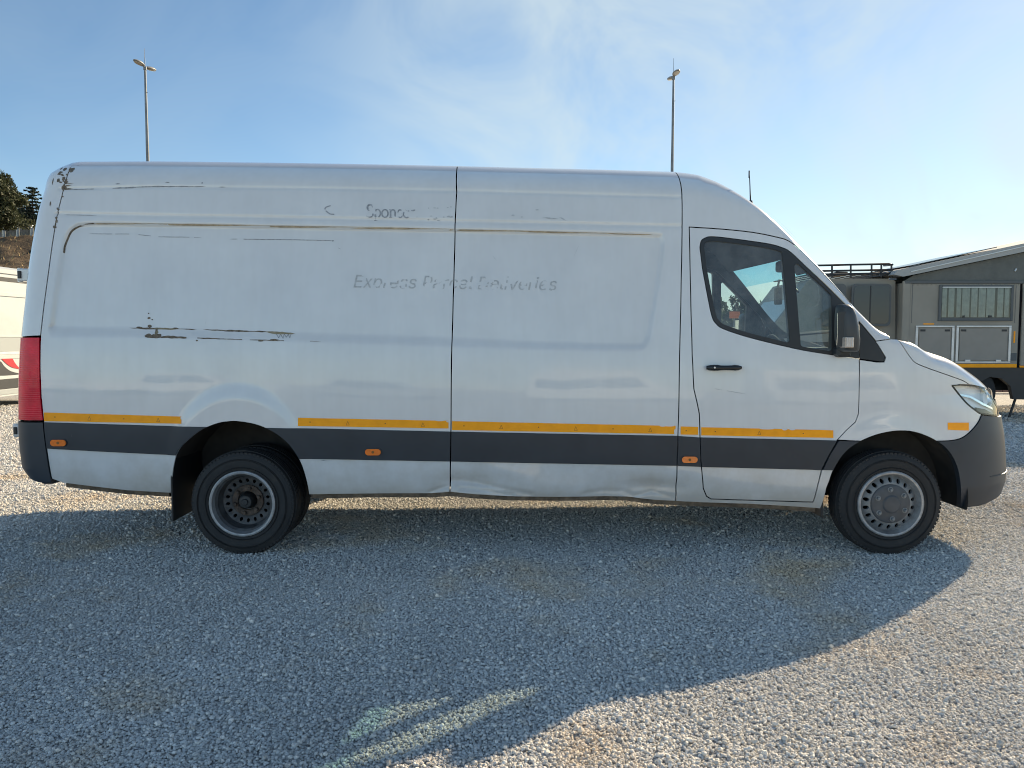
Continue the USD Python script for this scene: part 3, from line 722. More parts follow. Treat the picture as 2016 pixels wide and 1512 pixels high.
for par, sgn in ((HEAD, 1), (HEADF, -1)):
    b_ = bowl.copy(); b_.apply_transform(trimesh.transformations.rotation_matrix(-0.75 * 0 + 0.6, [0, 0, 1]))
    b_.apply_translation([xc, float(S0(xc, zc)) + 0.02, zc + 0.015])
    bb = (b_.vertices, b_.faces)
    vp('lamp_bowl', bb if sgn == 1 else flip(bb), M['chrome'], parent=par)
    blade = skin(Polygon(line_xz([(1890, 775), (1915, 780), (1940, 794), (1962, 806), (1962, 809), (1938, 798), (1914, 784), (1891, 779)])).buffer(0), off=-0.02, step=0.02, edge=0.02)
    vp('light_guide', blade if sgn == 1 else flip(blade), M['chrome'], parent=par)
    sig = skin(Polygon(line_xz([(1926, 803), (1943, 806), (1958, 815), (1940, 815), (1928, 811)])).buffer(0), off=-0.02, step=0.012, edge=0.02)
    vp('indicator_cell', sig if sgn == 1 else flip(sig), M['black'], parent=par)

# bonnet: near edge along its seam, over the crest and across
xs = np.linspace(X_COWL + 0.02, line_xz([(1956, 771)])[0, 0] + 0.02, 40)
seam = line_xz(hood_seam); o_ = np.argsort(seam[:, 0]); seam = seam[o_]
P_HS = Polygon(np.vstack([seam, line_xz([(1925, 760), (1945, 765.5), (1956, 771.5)]), top_row(X_COWL + 0.015, xs[-1])[::-1]])).buffer(0)
P_HS = max(getattr(P_HS, 'geoms', [P_HS]), key=lambda q: q.area)
m1 = skin(P_HS, gap=0.003, step=0.008, edge=0.015)
edge_y = S0(xs, bt(xs) - 0.0006); edge_z = bt(xs) - 0.0006
w = np.linspace(0, 1, 25)
HP = np.zeros((len(xs), 49, 3))
wl = np.linspace(-1, 1, 49)
for i in range(len(xs)):
    yy = edge_y[i] + (2 - 2 * edge_y[i]) * (wl + 1) / 2
    bulge = (1 - wl ** 2)
    front = np.clip((xs[i] - (xs[-1] - 0.35)) / 0.35, 0, 1)
    HP[i, :, 0] = xs[i] + 0.07 * bulge * front ** 1.2
    HP[i, :, 1] = yy
    HP[i, :, 2] = edge_z[i] + 0.006 * bulge
m2 = grid_mesh(HP)
hv = np.vstack([m1[0], flip(m1)[0], m2[0]]); hf = np.vstack([m1[1], flip(m1)[1] + len(m1[0]), m2[1] + 2 * len(m1[0])])
vp('bonnet', (hv, hf), M['paint'], smooth=50)
for k, (yy, dx) in enumerate(((0.45, 0.05), (0.55, 0.11), (0.66, 0.16), (0.75, 0.2))):
    x = X_COWL + 0.02 + dx; z = float(bt(x)) + 0.012
    vp('washer_jet', rbx(x - 0.025, x + 0.025, yy - 0.02, yy + 0.02, z - 0.01, z + 0.014, 0.008), M['paint'])
# nose between the headlamps: grille and bumper middle
def nose(z0, z1, n):
    zs = np.linspace(z0, z1, n); rows = []
    for z in zs:
        b = np.linspace(math.radians(62), math.radians(90), 14)
        X = xf(z) - FR + FR * np.sin(b) - 0.004; Y = float(_ys(max(0.3, z + RAKE * 3.4))) + FA * (1 - np.cos(b)) + 0.01
        X, Y = np.r_[X, X[::-1]], np.r_[Y, 2 - Y[::-1]]
        rows.append(np.stack([X, Y, np.full_like(X, z)], -1))
    return grid_mesh(np.array(rows))
vp('grille', nose(line_xz([(1966, 818)])[0, 1] - 0.01, 1.00, 10), M['black'])
vp('bumper_middle', nose(zq[3], line_xz([(1966, 818)])[0, 1] - 0.015, 12), M['cladding'])

# roof skin
xs = np.linspace(float(xr(ROOF_Z)) + 0.004, float(line_xz([(1532, 440)])[0, 0]), 90)
eZ = bt(xs) - 0.001; eY = S0(xs, eZ)
BUL = lambda x: 0.20 * np.clip((x - X_SEAM3) / 0.7, 0, 1)
RP = np.zeros((len(xs), 41, 3)); wl = np.linspace(-1, 1, 41)
for i in range(len(xs)):
    RP[i, :, 1] = eY[i] + (2 - 2 * eY[i]) * (wl + 1) / 2
    RP[i, :, 0] = xs[i] + BUL(xs[i]) * (1 - wl ** 2)
    RP[i, :, 2] = eZ[i] + 0.035 * (1 - np.abs(wl) ** 2.5)
vp('roof', grid_mesh(RP), M['paint'], smooth=60)
# windscreen, with the shaded band along its top
def screen(x0, x1, n):
    xs = np.linspace(x0, x1, n); eZ = bt(xs) - 0.001; eY = S0(xs, eZ)
    Q = np.zeros((n, 41, 3))
    for i in range(n):
        Q[i, :, 1] = eY[i] + (2 - 2 * eY[i]) * (wl + 1) / 2
        Q[i, :, 0] = xs[i] + BUL(xs[i]) * (1 - wl ** 2); Q[i, :, 2] = eZ[i] + 0.035 * (1 - np.abs(wl) ** 2.5)
    return Q
xw0, xw1 = float(xs[-1]), float(line_xz([(1754, 667.5)])[0, 0])
WS = xform(VAN, 'windscreen')
xb = xw0 + 0.20
vp('tint_band', grid_mesh(screen(xw0, xb, 6)), M['band'], smooth=60, parent=WS)
vp('pane', grid_mesh(screen(xb, xw1, 24)), M['screen'], smooth=60, parent=WS)
Q = screen(xw1 - 0.01, xw1 + 0.02, 3); vp('cowl', grid_mesh(Q - [0.0, 0, 0.012]), M['black'], smooth=60)
# rear doors and the underside
zs = np.linspace(0.62, ROOF_Z - 0.004, 40)
ry0 = S0(xr(zs) + 0.004, zs)
RD = np.array([[(xr(z) + 0.004, y, z) for y in np.linspace(y0, 2 - y0, 12)] for z, y0 in zip(zs, ry0)])
vp('rear_door', grid_mesh(RD), M['paint'])
vp('rear_bumper_middle', rbx(-3.30, -3.20, 0.2, 1.8, 0.42, 0.62, 0.02), M['cladding'])
# dark inner shell that shows through the seams, and wheel housings
inner = P_REAR.union(P_MID).union(P_CAB).union(P_DOOR).union(P_WING).union(P_RC).union(P_FB).union(SAIL.buffer(0.02)).buffer(0.012).buffer(-0.045).difference(ARCHR).difference(ARCHF).difference(WIN.buffer(0.01)).difference(HL)
m_ = skin(inner, off=-0.020, step=0.04, edge=0, surf=lambda X, Z: S(X, Z))
vp('inner_shell', m_, M['dark'], both=True)
vp('floor', cat_([bx(-1.30, 2.05, 0.10, 1.90, 0.50, 0.54), bx(-3.2, -1.30, 0.60, 1.40, 0.501, 0.541), bx(-3.2, -2.42, 0.12, 0.60, 0.502, 0.542), bx(-3.2, -2.42, 1.40, 1.88, 0.502, 0.542), bx(2.05, 3.25, 0.46, 1.54, 0.503, 0.543)]), M['under'])
def housing(cx, cz, r, y1, zmin, lo):
    a = np.linspace(math.radians(-lo), math.radians(188), 44)
    P = np.array([[(cx + r * math.cos(t), y, max(cz + r * math.sin(t), zmin)) for y in (0.07, y1)] for t in a])
    c = np.array([[(cx + q * r * math.cos(t), y1, max(cz + q * r * math.sin(t), zmin)) for q in (1.0, 0.0)] for t in a])
    m, n = grid_mesh(P), grid_mesh(c)
    return np.vstack([m[0], n[0]]), np.vstack([m[1], n[1] + len(m[0])])
RWX = float(at(476, 995, 0.0)[0]); FWX = float(at(1754, 996, 0.0)[0])
ra = line_xz(arch_r); fa = line_xz(arch_f)
rac = ((ra[:, 0].min() + ra[:, 0].max()) / 2, ra[:, 1].max() - (ra[:, 0].max() - ra[:, 0].min()) / 2)
fac = ((fa[:, 0].min() + fa[:, 0].max()) / 2, fa[:, 1].max() - (fa[:, 0].max() - fa[:, 0].min()) / 2)
vp('wheel_housing', housing(rac[0] + 0.01, rac[1], (ra[:, 0].max() - ra[:, 0].min()) / 2 + 0.012, 0.54, 0.36, 8), M['under'], both=True)
vp('wheel_housing', housing(fac[0], fac[1], (fa[:, 0].max() - fa[:, 0].min()) / 2 + 0.012, 0.44, 0.27, 16), M['under'], both=True)
# mud flaps
fx = float(at(337, 950, 0.03)[0])
vp('mud_flap', rbx(fx, fx + 0.012, 0.02, 0.52, 0.20, 0.68, 0.004), M['black'], both=True)
fx2 = float(at(1618, 1000, 0.05)[0])
vp('mud_flap', rbx(fx2 - 0.002, fx2 + 0.01, 0.05, 0.30, 0.22, 0.6, 0.004), M['black'], both=True)
# chassis rail, axles, exhaust
vp('chassis_rail', bx(-3.2, 2.4, 0.58, 0.66, 0.42, 0.52), M['under'], both=True)
ax = trimesh.creation.cylinder(0.055, 1.4, sections=16); ax.apply_transform(trimesh.transformations.rotation_matrix(np.pi / 2, [1, 0, 0])); ax.apply_translation((RWX, 1.0, 0.345))
dif = trimesh.creation.icosphere(2, 0.16); dif.apply_translation((RWX, 1.0, 0.345))
vp('axle', cat_([ax, dif]), M['under'])
ax2 = ax.copy(); ax2.apply_translation((FWX - RWX, 0, 0)); vp('axle', ax2, M['under'])
tank = rbx(-1.32, -1.18, 0.25, 0.62, 0.30, 0.52, 0.05); vp('tank', tank, M['under'])

# ---- wheels
def torus_tyre(R, rim, w, y0):
    """tyre with a tread shoulder; outer face at y0, width w"""
    pr = [(rim - 0.004, y0 + w * 0.16), (rim + 0.006, y0 + 0.016), (rim + 0.022, y0 + 0.005), (rim + 0.07, y0 - 0.004), (R - 0.05, y0 - 0.001), (R - 0.028, y0 + 0.008), (R - 0.012, y0 + 0.018), (R - 0.003, y0 + 0.034), (R, y0 + 0.055),
          (R + 0.001, y0 + w / 2), (R, y0 + w - 0.055), (R - 0.003, y0 + w - 0.034), (R - 0.012, y0 + w - 0.018), (R - 0.05, y0 + w), (rim + 0.05, y0 + w), (rim, y0 + w - 0.02), (rim - 0.004, y0 + w * 0.8)]
    body = lathe_y(pr, 96)
    # grooves round the sidewall: thin raised beads
    beads = [lathe_y([(r - 0.0035, y0 + 0.004), (r, y0 - 0.006), (r + 0.0035, y0 + 0.004)], 96) for r in (rim + 0.035, rim + 0.085, R - 0.05)]
    tread = []
    for k in range(76):   # shoulder blocks
        a0 = 2 * np.pi * k / 76
        for ysid in (y0 + 0.014, y0 + w - 0.034):
            b = bx(-0.0098, 0.0098, ysid, ysid + 0.02, R - 0.020, R - 0.006)
            b.apply_transform(trimesh.transformations.rotation_matrix(a0, [0, 1, 0])); tread.append(b)
    for k in range(4):
        yy = y0 + 0.055 + k * (w - 0.11) / 3
        tread.append(lathe_y([(R - 0.002, yy - 0.011), (R + 0.0035, yy - 0.010), (R + 0.0035, yy + 0.010), (R - 0.002, yy + 0.011)], 96))
    return cat_([body] + beads + tread)
def disc_with_holes(r0, r1, n, hr, rc, y, dish, thick=0.006, seg=16):
    """ring from r0 to r1 pierced by n round holes at radius rc; the profile dish(r) gives y"""
    g = Point(0, 0).buffer(r1, 48).difference(Point(0, 0).buffer(r0, 48))
    for k in range(n):
        a = 2 * np.pi * (k + 0.5) / n
        h = affinity.rotate(affinity.scale(Point(rc * math.cos(a), rc * math.sin(a)).buffer(hr, seg), 1.0, 1.0), 0)
        h = affinity.rotate(affinity.scale(Point(rc, 0).buffer(hr, seg), 1.12, 0.85), math.degrees(a), origin=(0, 0))
        g = g.difference(h)
    V, F = clip_grid(g, 0.010)
    W = np.stack([V[:, 0], y + dish(np.hypot(V[:, 0], V[:, 1])), V[:, 1]], 1)
    out_v, out_f, n_ = [W], [F], len(W)
    for ring in [g.exterior] + list(g.interiors):
        r = np.array(ring.coords)[:-1]; m = len(r); i = np.arange(m); j = (i + 1) % m
        a = np.stack([r[:, 0], y + dish(np.hypot(r[:, 0], r[:, 1])), r[:, 1]], 1)
        out_v.append(np.vstack([a, a + [0, 0.02, 0]])); out_f.append(np.vstack([np.stack([i, j, m + j], 1), np.stack([i, m + j, m + i], 1)]) + n_); n_ += 2 * m
    return np.vstack(out_v), np.vstack(out_f)
RT, RR_, WZ = 0.353, 0.211, 0.326
def wheel(cx, y0, kind, far=False, label=None):
    c = np.array([cx, 0, WZ])
    wx = xform(VAN, 'wheel')
    if label: tag(stage.GetPrimAtPath(wx), label=label)
    def wp(name, mesh, m, smooth=35):
        V, F = (np.asarray(mesh.vertices), np.asarray(mesh.faces)) if isinstance(mesh, trimesh.Trimesh) else mesh
        V = V + c; mm = (V, F)
        vp(name, flip(mm) if far else mm, m, smooth=smooth, parent=wx)
    wp('tyre', torus_tyre(RT, RR_, 0.20, y0), M['rubber'])
    R = RR_
    if kind == 'front':
        wp('rim', lathe_y([(R + 0.014, y0 + 0.012), (R + 0.012, y0 - 0.002), (R + 0.004, y0 - 0.007), (R - 0.006, y0 - 0.004), (R - 0.010, y0 + 0.010), (R - 0.016, y0 + 0.024), (R - 0.018, y0 + 0.036), (R - 0.022, y0 + 0.044)], 80), M['rim_lip'])
        wp('wheel_disc', disc_with_holes(0.122, R - 0.020, 18, 0.0150, 0.160, y0 + 0.012, lambda r: 0.034 * np.clip((r - 0.135) / 0.055, 0, 1) ** 1.5), M['steel'])
        wp('rim_well', lathe_y([(R - 0.02, y0 + 0.05), (R - 0.02, y0 + 0.16), (0.0, y0 + 0.16)], 48), M['dark'])
        wp('hub_cap', lathe_y([(0.134, y0 + 0.016), (0.131, y0 + 0.004), (0.118, y0 - 0.004), (0.062, y0 - 0.010), (0.056, y0 - 0.016), (0.045, y0 - 0.018), (0.0, y0 - 0.018)], 56), M['hubcap'])
        for k in range(6):
            a = 2 * np.pi * k / 6 + 0.62
            nut = cat_([lathe_y([(0.018, y0 + 0.0), (0.018, y0 - 0.009), (0.0125, y0 - 0.010)], 16), lathe_y([(0.0105, y0 - 0.004), (0.0105, y0 - 0.022), (0.0075, y0 - 0.025), (0.0, y0 - 0.025)], 6)])
            nut.apply_translation((0.100 * math.cos(a), 0, 0.100 * math.sin(a)))
            wp('wheel_nut', nut, M['steel'])
    else:
        wp('rim', lathe_y([(R + 0.014, y0 + 0.012), (R + 0.012, y0 - 0.002), (R + 0.004, y0 - 0.006), (R - 0.006, y0 - 0.003), (R - 0.010, y0 + 0.012), (R - 0.016, y0 + 0.030)], 80), M['rim_lip'])
        wp('rim_well', lathe_y([(R - 0.016, y0 + 0.030), (R - 0.030, y0 + 0.045), (R - 0.034, y0 + 0.085), (R - 0.042, y0 + 0.095), (R - 0.046, y0 + 0.128)], 80), M['steel_dark'])
        wp('wheel_disc', disc_with_holes(0.06, R - 0.044, 18, 0.0125, 0.140, y0 + 0.112, lambda r: 0.018 * np.clip((0.15 - r) / 0.06, -0.5, 1)), M['steel_dark'])
        wp('hub_flange', lathe_y([(0.108, y0 + 0.128), (0.106, y0 + 0.112), (0.098, y0 + 0.108), (0.070, y0 + 0.108), (0.066, y0 + 0.112), (0.064, y0 + 0.16)], 48), M['hub'])
        wp('hub', lathe_y([(0.062, y0 + 0.15), (0.052, y0 + 0.10), (0.048, y0 + 0.07), (0.040, y0 + 0.06), (0.022, y0 + 0.058), (0.018, y0 + 0.05), (0.0, y0 + 0.05)], 32), M['black'])
        wp('back_plate', lathe_y([(R - 0.02, y0 + 0.135), (R - 0.02, y0 + 0.19), (0.0, y0 + 0.19)], 32), M['dark'])
        for k in range(6):
            a = 2 * np.pi * k / 6 + 0.3
            nut = lathe_y([(0.014, y0 + 0.112), (0.013, y0 + 0.088), (0.008, y0 + 0.084), (0.0, y0 + 0.084)], 6)
            nut.apply_translation((0.086 * math.cos(a), 0, 0.086 * math.sin(a)))
            wp('wheel_nut', nut, M['hub'])
wheel(FWX, 0.0, 'front', label='front wheel with steel rim and grey hub cap')
wheel(RWX, 0.005, 'rear', label='rear outer wheel with deep dished rusty hub')
wheel(RWX, 0.26, 'rear', label='rear inner twin wheel')
wheel(FWX, 0.0, 'front', far=True); wheel(RWX, 0.005, 'rear', far=True)

# ---- glazing of the near and far doors
frame = WIN.difference(WIN.buffer(-0.001))
bar = poly([(1539, 489), (1559, 499), (1577, 687), (1557, 683)])
pane_main = WIN.buffer(-0.028).intersection(poly([(1370, 455), (1540, 466), (1557, 700), (1370, 690)]))
pane_qtr = WIN.buffer(-0.022).intersection(poly([(1561, 494), (1590, 523), (1637, 567), (1637, 720), (1577, 700)]))
pane_main = pane_main.difference(bar); pane_qtr = pane_qtr.difference(bar)
pane_main, pane_qtr = [g.buffer(-0.02).buffer(0.02) for g in (pane_main, pane_qtr)]
fr = WIN.buffer(-0.001).difference(pane_main).difference(pane_qtr)
for par, fl, o in ((DOOR_P, lambda m: m, 0), (DOOR_F, flip, 0)):
    vp('window_frame', fl(skin(fr, off=0.001, step=0.03, edge=0.05, surf=S0)), M['black'], parent=par)
    vp('window_pane', fl(skin(pane_main.buffer(0.004), off=-0.008, step=0.03, edge=0, surf=S0)), M['glass'], parent=par)
    vp('quarter_pane', fl(skin(pane_qtr.buffer(0.004), off=-0.008, step=0.03, edge=0, surf=S0)), M['glass'], parent=par)
vp('sail_panel', skin(SAIL.buffer(-0.002), off=0.002, step=0.02, edge=0.003, surf=S0), M['black'], both=True)

# ---- cab interior
# linings follow the far and near skins a few centimetres inside
lin = P_DOOR.union(P_CAB).union(DOOR.difference(WIN)).buffer(0.01).buffer(-0.012).difference(WIN.buffer(-0.004))
lin = lin.intersection(box(1.10, 0.3, 2.9, 3.2)).difference(ARCHF)
m_ = skin(lin, off=-0.045, step=0.04, edge=0, surf=S0)
vp('cab_lining', m_, M['trim'], both=True)
# pillars inside the far side seen through the panes
Rh = RP[(xs > 1.05)] if False else None
xs_ = np.linspace(1.05, xw0 - 0.02, 16); eZ = bt(xs_) - 0.05; eY = S0(xs_, eZ) + 0.02
HL_ = np.zeros((16, 15, 3)); w15 = np.linspace(-1, 1, 15)
for i in range(16):
    HL_[i, :, 1] = eY[i] + (2 - 2 * eY[i]) * (w15 + 1) / 2; HL_[i, :, 0] = xs_[i] + BUL(xs_[i]) * (1 - w15 ** 2); HL_[i, :, 2] = np.minimum(eZ[i], 2.42) + 0.0 * w15
vp('headliner', grid_mesh(HL_), M['liner'], smooth=60)
vp('bulkhead', cat_([bx(1.06, 1.09, 0.16, 1.84, 0.56, 2.10), bx(1.06, 1.09, 0.30, 1.70, 2.10, 2.44)]), M['trim'])
dash = Polygon([(2.06, 0.92), (2.78, 0.92), (2.78, 1.24), (2.62, 1.30), (2.30, 1.27), (2.14, 1.20), (2.08, 1.05)])
d = trimesh.creation.extrude_polygon(dash, 1.72); d.apply_transform(trimesh.transformations.rotation_matrix(np.pi / 2, [1, 0, 0])); d.apply_translation((0, 1.86, 0))
vp('dashboard', d, M['trim'])
vp('instrument_hood', rbx(2.02, 2.36, 0.40, 0.78, 1.22, 1.37, 0.04), M['trim'])
a = np.linspace(0, 2 * np.pi, 40, endpoint=False)
rim_c = np.array([1.99, 0.56, 1.28]); u = np.array([0, 1.0, 0]); v_ = np.array([-0.42, 0, 0.91])
ring = rim_c + 0.19 * (np.cos(a)[:, None] * u + np.sin(a)[:, None] * v_)
SW = xform(VAN, 'steering_wheel')
vp('wheel_rim', tube(ring, 0.017, 8, closed=True), M['black'], parent=SW)
vp('spoke', cat_([tube([rim_c + 0.18 * (math.cos(t) * u + math.sin(t) * v_), rim_c + np.array([0.05, 0, -0.02])], 0.018, 6) for t in (0.1, math.pi - 0.1, -math.pi / 2)]), M['black'], parent=SW)
vp('steering_boss', tube([rim_c + [0.02, 0, 0.0], rim_c + [0.25, 0, -0.16]], [0.07, 0.045], 12), M['black'], parent=SW)
def seat(y, name='seat'):
    sp = xform(VAN, name)
    vp('cushion', rbx(1.16, 1.66, y - 0.24, y + 0.24, 0.82, 0.98, 0.05), M['seat'], parent=sp)
    bk = rbx(-0.07, 0.07, -0.23, 0.23, 0, 0.62, 0.05); bk.apply_transform(trimesh.transformations.rotation_matrix(-0.18, [0, 1, 0])); bk.apply_translation((1.22, y, 0.95)); vp('backrest', bk, M['seat'], parent=sp)
    hr = rbx(-0.05, 0.05, -0.13, 0.13, 0, 0.17, 0.04); hr.apply_translation((1.14, y, 1.60)); vp('headrest', hr, M['seat'], parent=sp)
seat(0.56); seat(1.44)
hd = screen(xw0 - 0.06, xw0 + 0.05, 8) - [0.035, 0, 0.045]
vp('header_trim', grid_mesh(hd[:, 1:-1]), M['liner'], smooth=60)
sv = screen(xw0 + 0.02, xw0 + 0.155, 8) - [0.05, 0, 0.06]
for i0, i1 in ((2, 18),):
    a_ = grid_mesh(sv[:, i0:i1]); vp('sun_visor', a_, M['liner'], smooth=60)
# inner mirror gear on the screen, and papers lying on the dash
vp('camera_box', rbx(2.10, 2.20, 0.93, 1.07, 1.96, 2.05, 0.02), M['black'])
vp('paper', bx(2.40, 2.62, 0.95, 1.25, 1.300, 1.304), M['paint'])

# ---- door handle, mirrors
hp = U([(1385, 722), (1461, 724)]); hx0, hx1 = hp[0, 0], hp[1, 0]; hz = float(hp[:, 1].mean())
HAN = put(DOOR_P, 'handle_recess', skin(affinity.scale(Point(hx0 + 0.66 * (hx1 - hx0), hz).buffer(1, 24), 0.105, 0.052), off=0.0012, step=0.015, edge=0), M['paint'], smooth=35, shift=VB)
hy = float(S0(hx0, hz))
pts = [(hx0 + 0.013 + k * (hx1 - hx0 - 0.026) / 10, hy - 0.012 - 0.028 * math.sin(math.pi * (0.12 + 0.76 * k / 10)), hz - 0.002 + 0.0 * k) for k in range(11)]
vp('handle', tube(pts, [0.012, 0.019, 0.021, 0.021, 0.017, 0.016, 0.016, 0.017, 0.02, 0.018, 0.011], 10), M['gloss_black'], parent=DOOR_P)
lk = trimesh.creation.cylinder(0.006, 0.006, sections=12); lk.apply_transform(trimesh.transformations.rotation_matrix(np.pi / 2, [1, 0, 0])); lk.apply_translation((hx0 + 0.06, hy - 0.056, hz)); vp('key_lock', lk, M['satin'], parent=DOOR_P)

M['mirror_shell'] = plain('mirror_shell', (0.038, 0.041, 0.043), 0.4)
def mirror(flipit):
    mp_ = xform(VAN, 'wing_mirror')
    f = (lambda m: flip((np.asarray(m.vertices), np.asarray(m.faces)))) if flipit else (lambda m: m)
    # housing: hull of ellipses, tall and rounded; seen from its outer side
    o = at(1667, 643, -0.12)
    pts = []
    prof = [(-0.165, 0.044, 0.034, 0.05), (-0.150, 0.058, 0.028, 0.085), (-0.08, 0.066, 0.018, 0.108), (0.0, 0.060, 0.010, 0.110), (0.08, 0.050, 0.002, 0.100), (0.125, 0.038, -0.004, 0.08), (0.145, 0.020, -0.008, 0.04)]
    for dz, hw_, sh_, yo in prof:
        for t in np.linspace(0, 2 * np.pi, 24, endpoint=False):
            c_, s_ = math.cos(t), math.sin(t)
            ex = hw_ * np.sign(c_) * abs(c_) ** 0.75; ey = np.sign(s_) * abs(s_) ** 0.75 * (0.085 if s_ > 0 else yo)
            pts.append((o[0] + 0.004 + sh_ + ex, -0.075 + ey, o[2] + dz))
    gn = np.array([-math.cos(0.5), math.sin(0.5), 0.0]); gt = np.array([math.sin(0.5), math.cos(0.5), 0.0])
    gc = np.array([o[0] - 0.036, -0.080, o[2] - 0.005])
    gcorn = [gc + gt * a_ + np.array([0, 0, b_]) for a_ in (-0.064, 0.064) for b_ in (-0.125, 0.10)]
    h = trimesh.convex.convex_hull(np.array(pts)); h = h.subdivide().subdivide()
    trimesh.smoothing.filter_taubin(h, iterations=6)
    rimh = trimesh.convex.convex_hull(np.array(gcorn + [g_ - gn * 0.05 for g_ in gcorn]))
    vp('mirror_housing', f(h), M['mirror_shell'], parent=mp_, smooth=50)
    vp('mirror_bezel', f(rimh), M['black'], parent=mp_)
    q = at(1672, 674, -0.185)
    ind = rbx(q[0] - 0.030, q[0] + 0.028, -0.197, -0.10, q[2] - 0.034, q[2] + 0.034, 0.006)
    vp('indicator', f(ind), M['amber_clear'], parent=mp_)
    vp('indicator_rib', f(cat_([bx(q[0] - 0.022 + 0.012 * k, q[0] - 0.018 + 0.012 * k, -0.200, -0.15, q[2] - 0.028, q[2] + 0.028) for k in range(4)])), M['satin'], parent=mp_)
    arm = rbx(o[0] - 0.03, o[0] + 0.07, -0.06, 0.12, o[2] - 0.20, o[2] - 0.13, 0.02)
    vp('mirror_arm', f(arm), M['black'], parent=mp_)
    gl = trimesh.convex.convex_hull(np.array([gc + gn * e_ + gt * a_ + np.array([0, 0, b_]) for e_ in (-0.002, 0.002) for a_ in (-0.057, 0.057) for b_ in (-0.115, 0.09)]))
    vp('mirror_glass', f(gl), M['chrome'], parent=mp_)
M['amber_clear'] = plain('mirror_indicator', (0.42, 0.34, 0.28), 0.2, coat=0.8, var=0.3, scale=50)
mirror(False); mirror(True)

# ---- aerial, hinges, tape, marker lamps
a0, a1 = at(1478, 399, 0.42), at(1475, 336, 0.42)
vp('aerial', cat_([tube([a0 - [0, 0, 0.02], a0 + (a1 - a0) * 0.5, a1], [0.0055, 0.004, 0.003], 8), tube([a1 - [0, 0, 0.05], a1], 0.005, 8), tube([a0 - [0, 0, 0.03], a0 + [0, 0, 0.015]], [0.02, 0.012], 10)]), M['black'])
for (px, py) in ((45, 542), (37, 846)):
    q = at(px, py, 0.22)
    hb = cat_([rbx(q[0] - 0.012, q[0] + 0.08, 0.17, 0.25, q[2] - 0.042, q[2] + 0.042, 0.008), tube([(q[0] - 0.006, 0.20, q[2] - 0.048), (q[0] - 0.006, 0.20, q[2] + 0.048)], 0.016, 10)])
    vp('hinge', hb, M['paint'], both=True)
    vp('hinge_pad', rbx(q[0] + 0.0, q[0] + 0.022, 0.158, 0.172, q[2] - 0.025, q[2] + 0.025, 0.003), M['black'])
def strip(px, chew=()):
    g = poly(px)
    for (cx_, cy_, rx, ry) in chew:
        c = U([(cx_, cy_)])[0]; g = g.difference(affinity.scale(Point(c).buffer(1, 6), rx, ry))
    return g
tapes = [([(87, 812), (358, 820), (358, 834), (87, 829)], [(358, 823, 0.008, 0.010)], VAN), ([(587, 822.5), (883, 828.5), (883, 843.5), (587, 838.5)], [(866, 828, 0.03, 0.004), (884, 830, 0.02, 0.005)], VAN),
         ([(890, 829), (1330, 838.5), (1330, 854.5), (890, 846.5)], [(1305, 838, 0.022, 0.007), (1318, 838.5, 0.03, 0.004), (1329, 850, 0.008, 0.018)], VAN), ([(1340, 839.5), (1374, 840.5), (1374, 856), (1340, 855.5)], [], VAN),
         ([(1380.5, 841), (1640, 847), (1640, 862), (1380.5, 857)], [(1560, 845.5, 0.02, 0.005), (1545, 845, 0.018, 0.008), (1510, 844, 0.05, 0.005)], DOOR_P), ([(1866, 832), (1907, 832), (1907, 847.5), (1866, 846)], [], VAN)]
for px, chew, par in tapes:
    vp('reflective_tape', skin(strip(px, chew), off=0.0025, step=0.03, edge=0.003), M['tape'], parent=par)
marks = []
for px, chew, par in tapes[:5]:
    (x0, y0), (x1, y1), (x2, y2), (x3, y3) = px
    n_ = max(1, int((x1 - x0) / 67))
    for k in range(n_):
        t = (k + 0.32) / n_
        cx_, cy_ = x0 + t * (x1 - x0), (y0 + y3) / 2 + t * ((y1 + y2) - (y0 + y3)) / 2
        c = U([(cx_, cy_)])[0]
        g = Polygon([(c[0] - .012, c[1] - .016), (c[0] + .012, c[1] - .016), (c[0], c[1] + 0.012)]).difference(Polygon([(c[0] - .009, c[1] - .014), (c[0] + .009, c[1] - .014), (c[0], c[1] + 0.007)])) if k % 2 else Point(c).buffer(0.004, 4)
        marks.append(skin(g, off=0.0034, step=0.05, edge=0))
for mk in marks: vp('tape_mark', mk, M['tape_ink'])
for (cx_, cy_) in ((117, 871.5), (735, 889.5), (1357, 904.5)):
    c = U([(cx_, cy_)])[0]
    g = LineString([(c[0] - 0.031, c[1]), (c[0] + 0.031, c[1])]).buffer(0.0215, 10)
    ml = xform(VAN, 'marker_lamp')
    vp('lens', skin(g, off=0.018, step=0.02, edge=0.014), M['amber'], parent=ml)
    vp('rim', skin(g.buffer(0.004), off=0.012, step=0.02, edge=0.006), M['black'], parent=ml)
    vp('reflector', skin(Point(c).buffer(0.009, 8), off=0.0195, step=0.02, edge=0.002), M['tape_ink'], parent=ml)

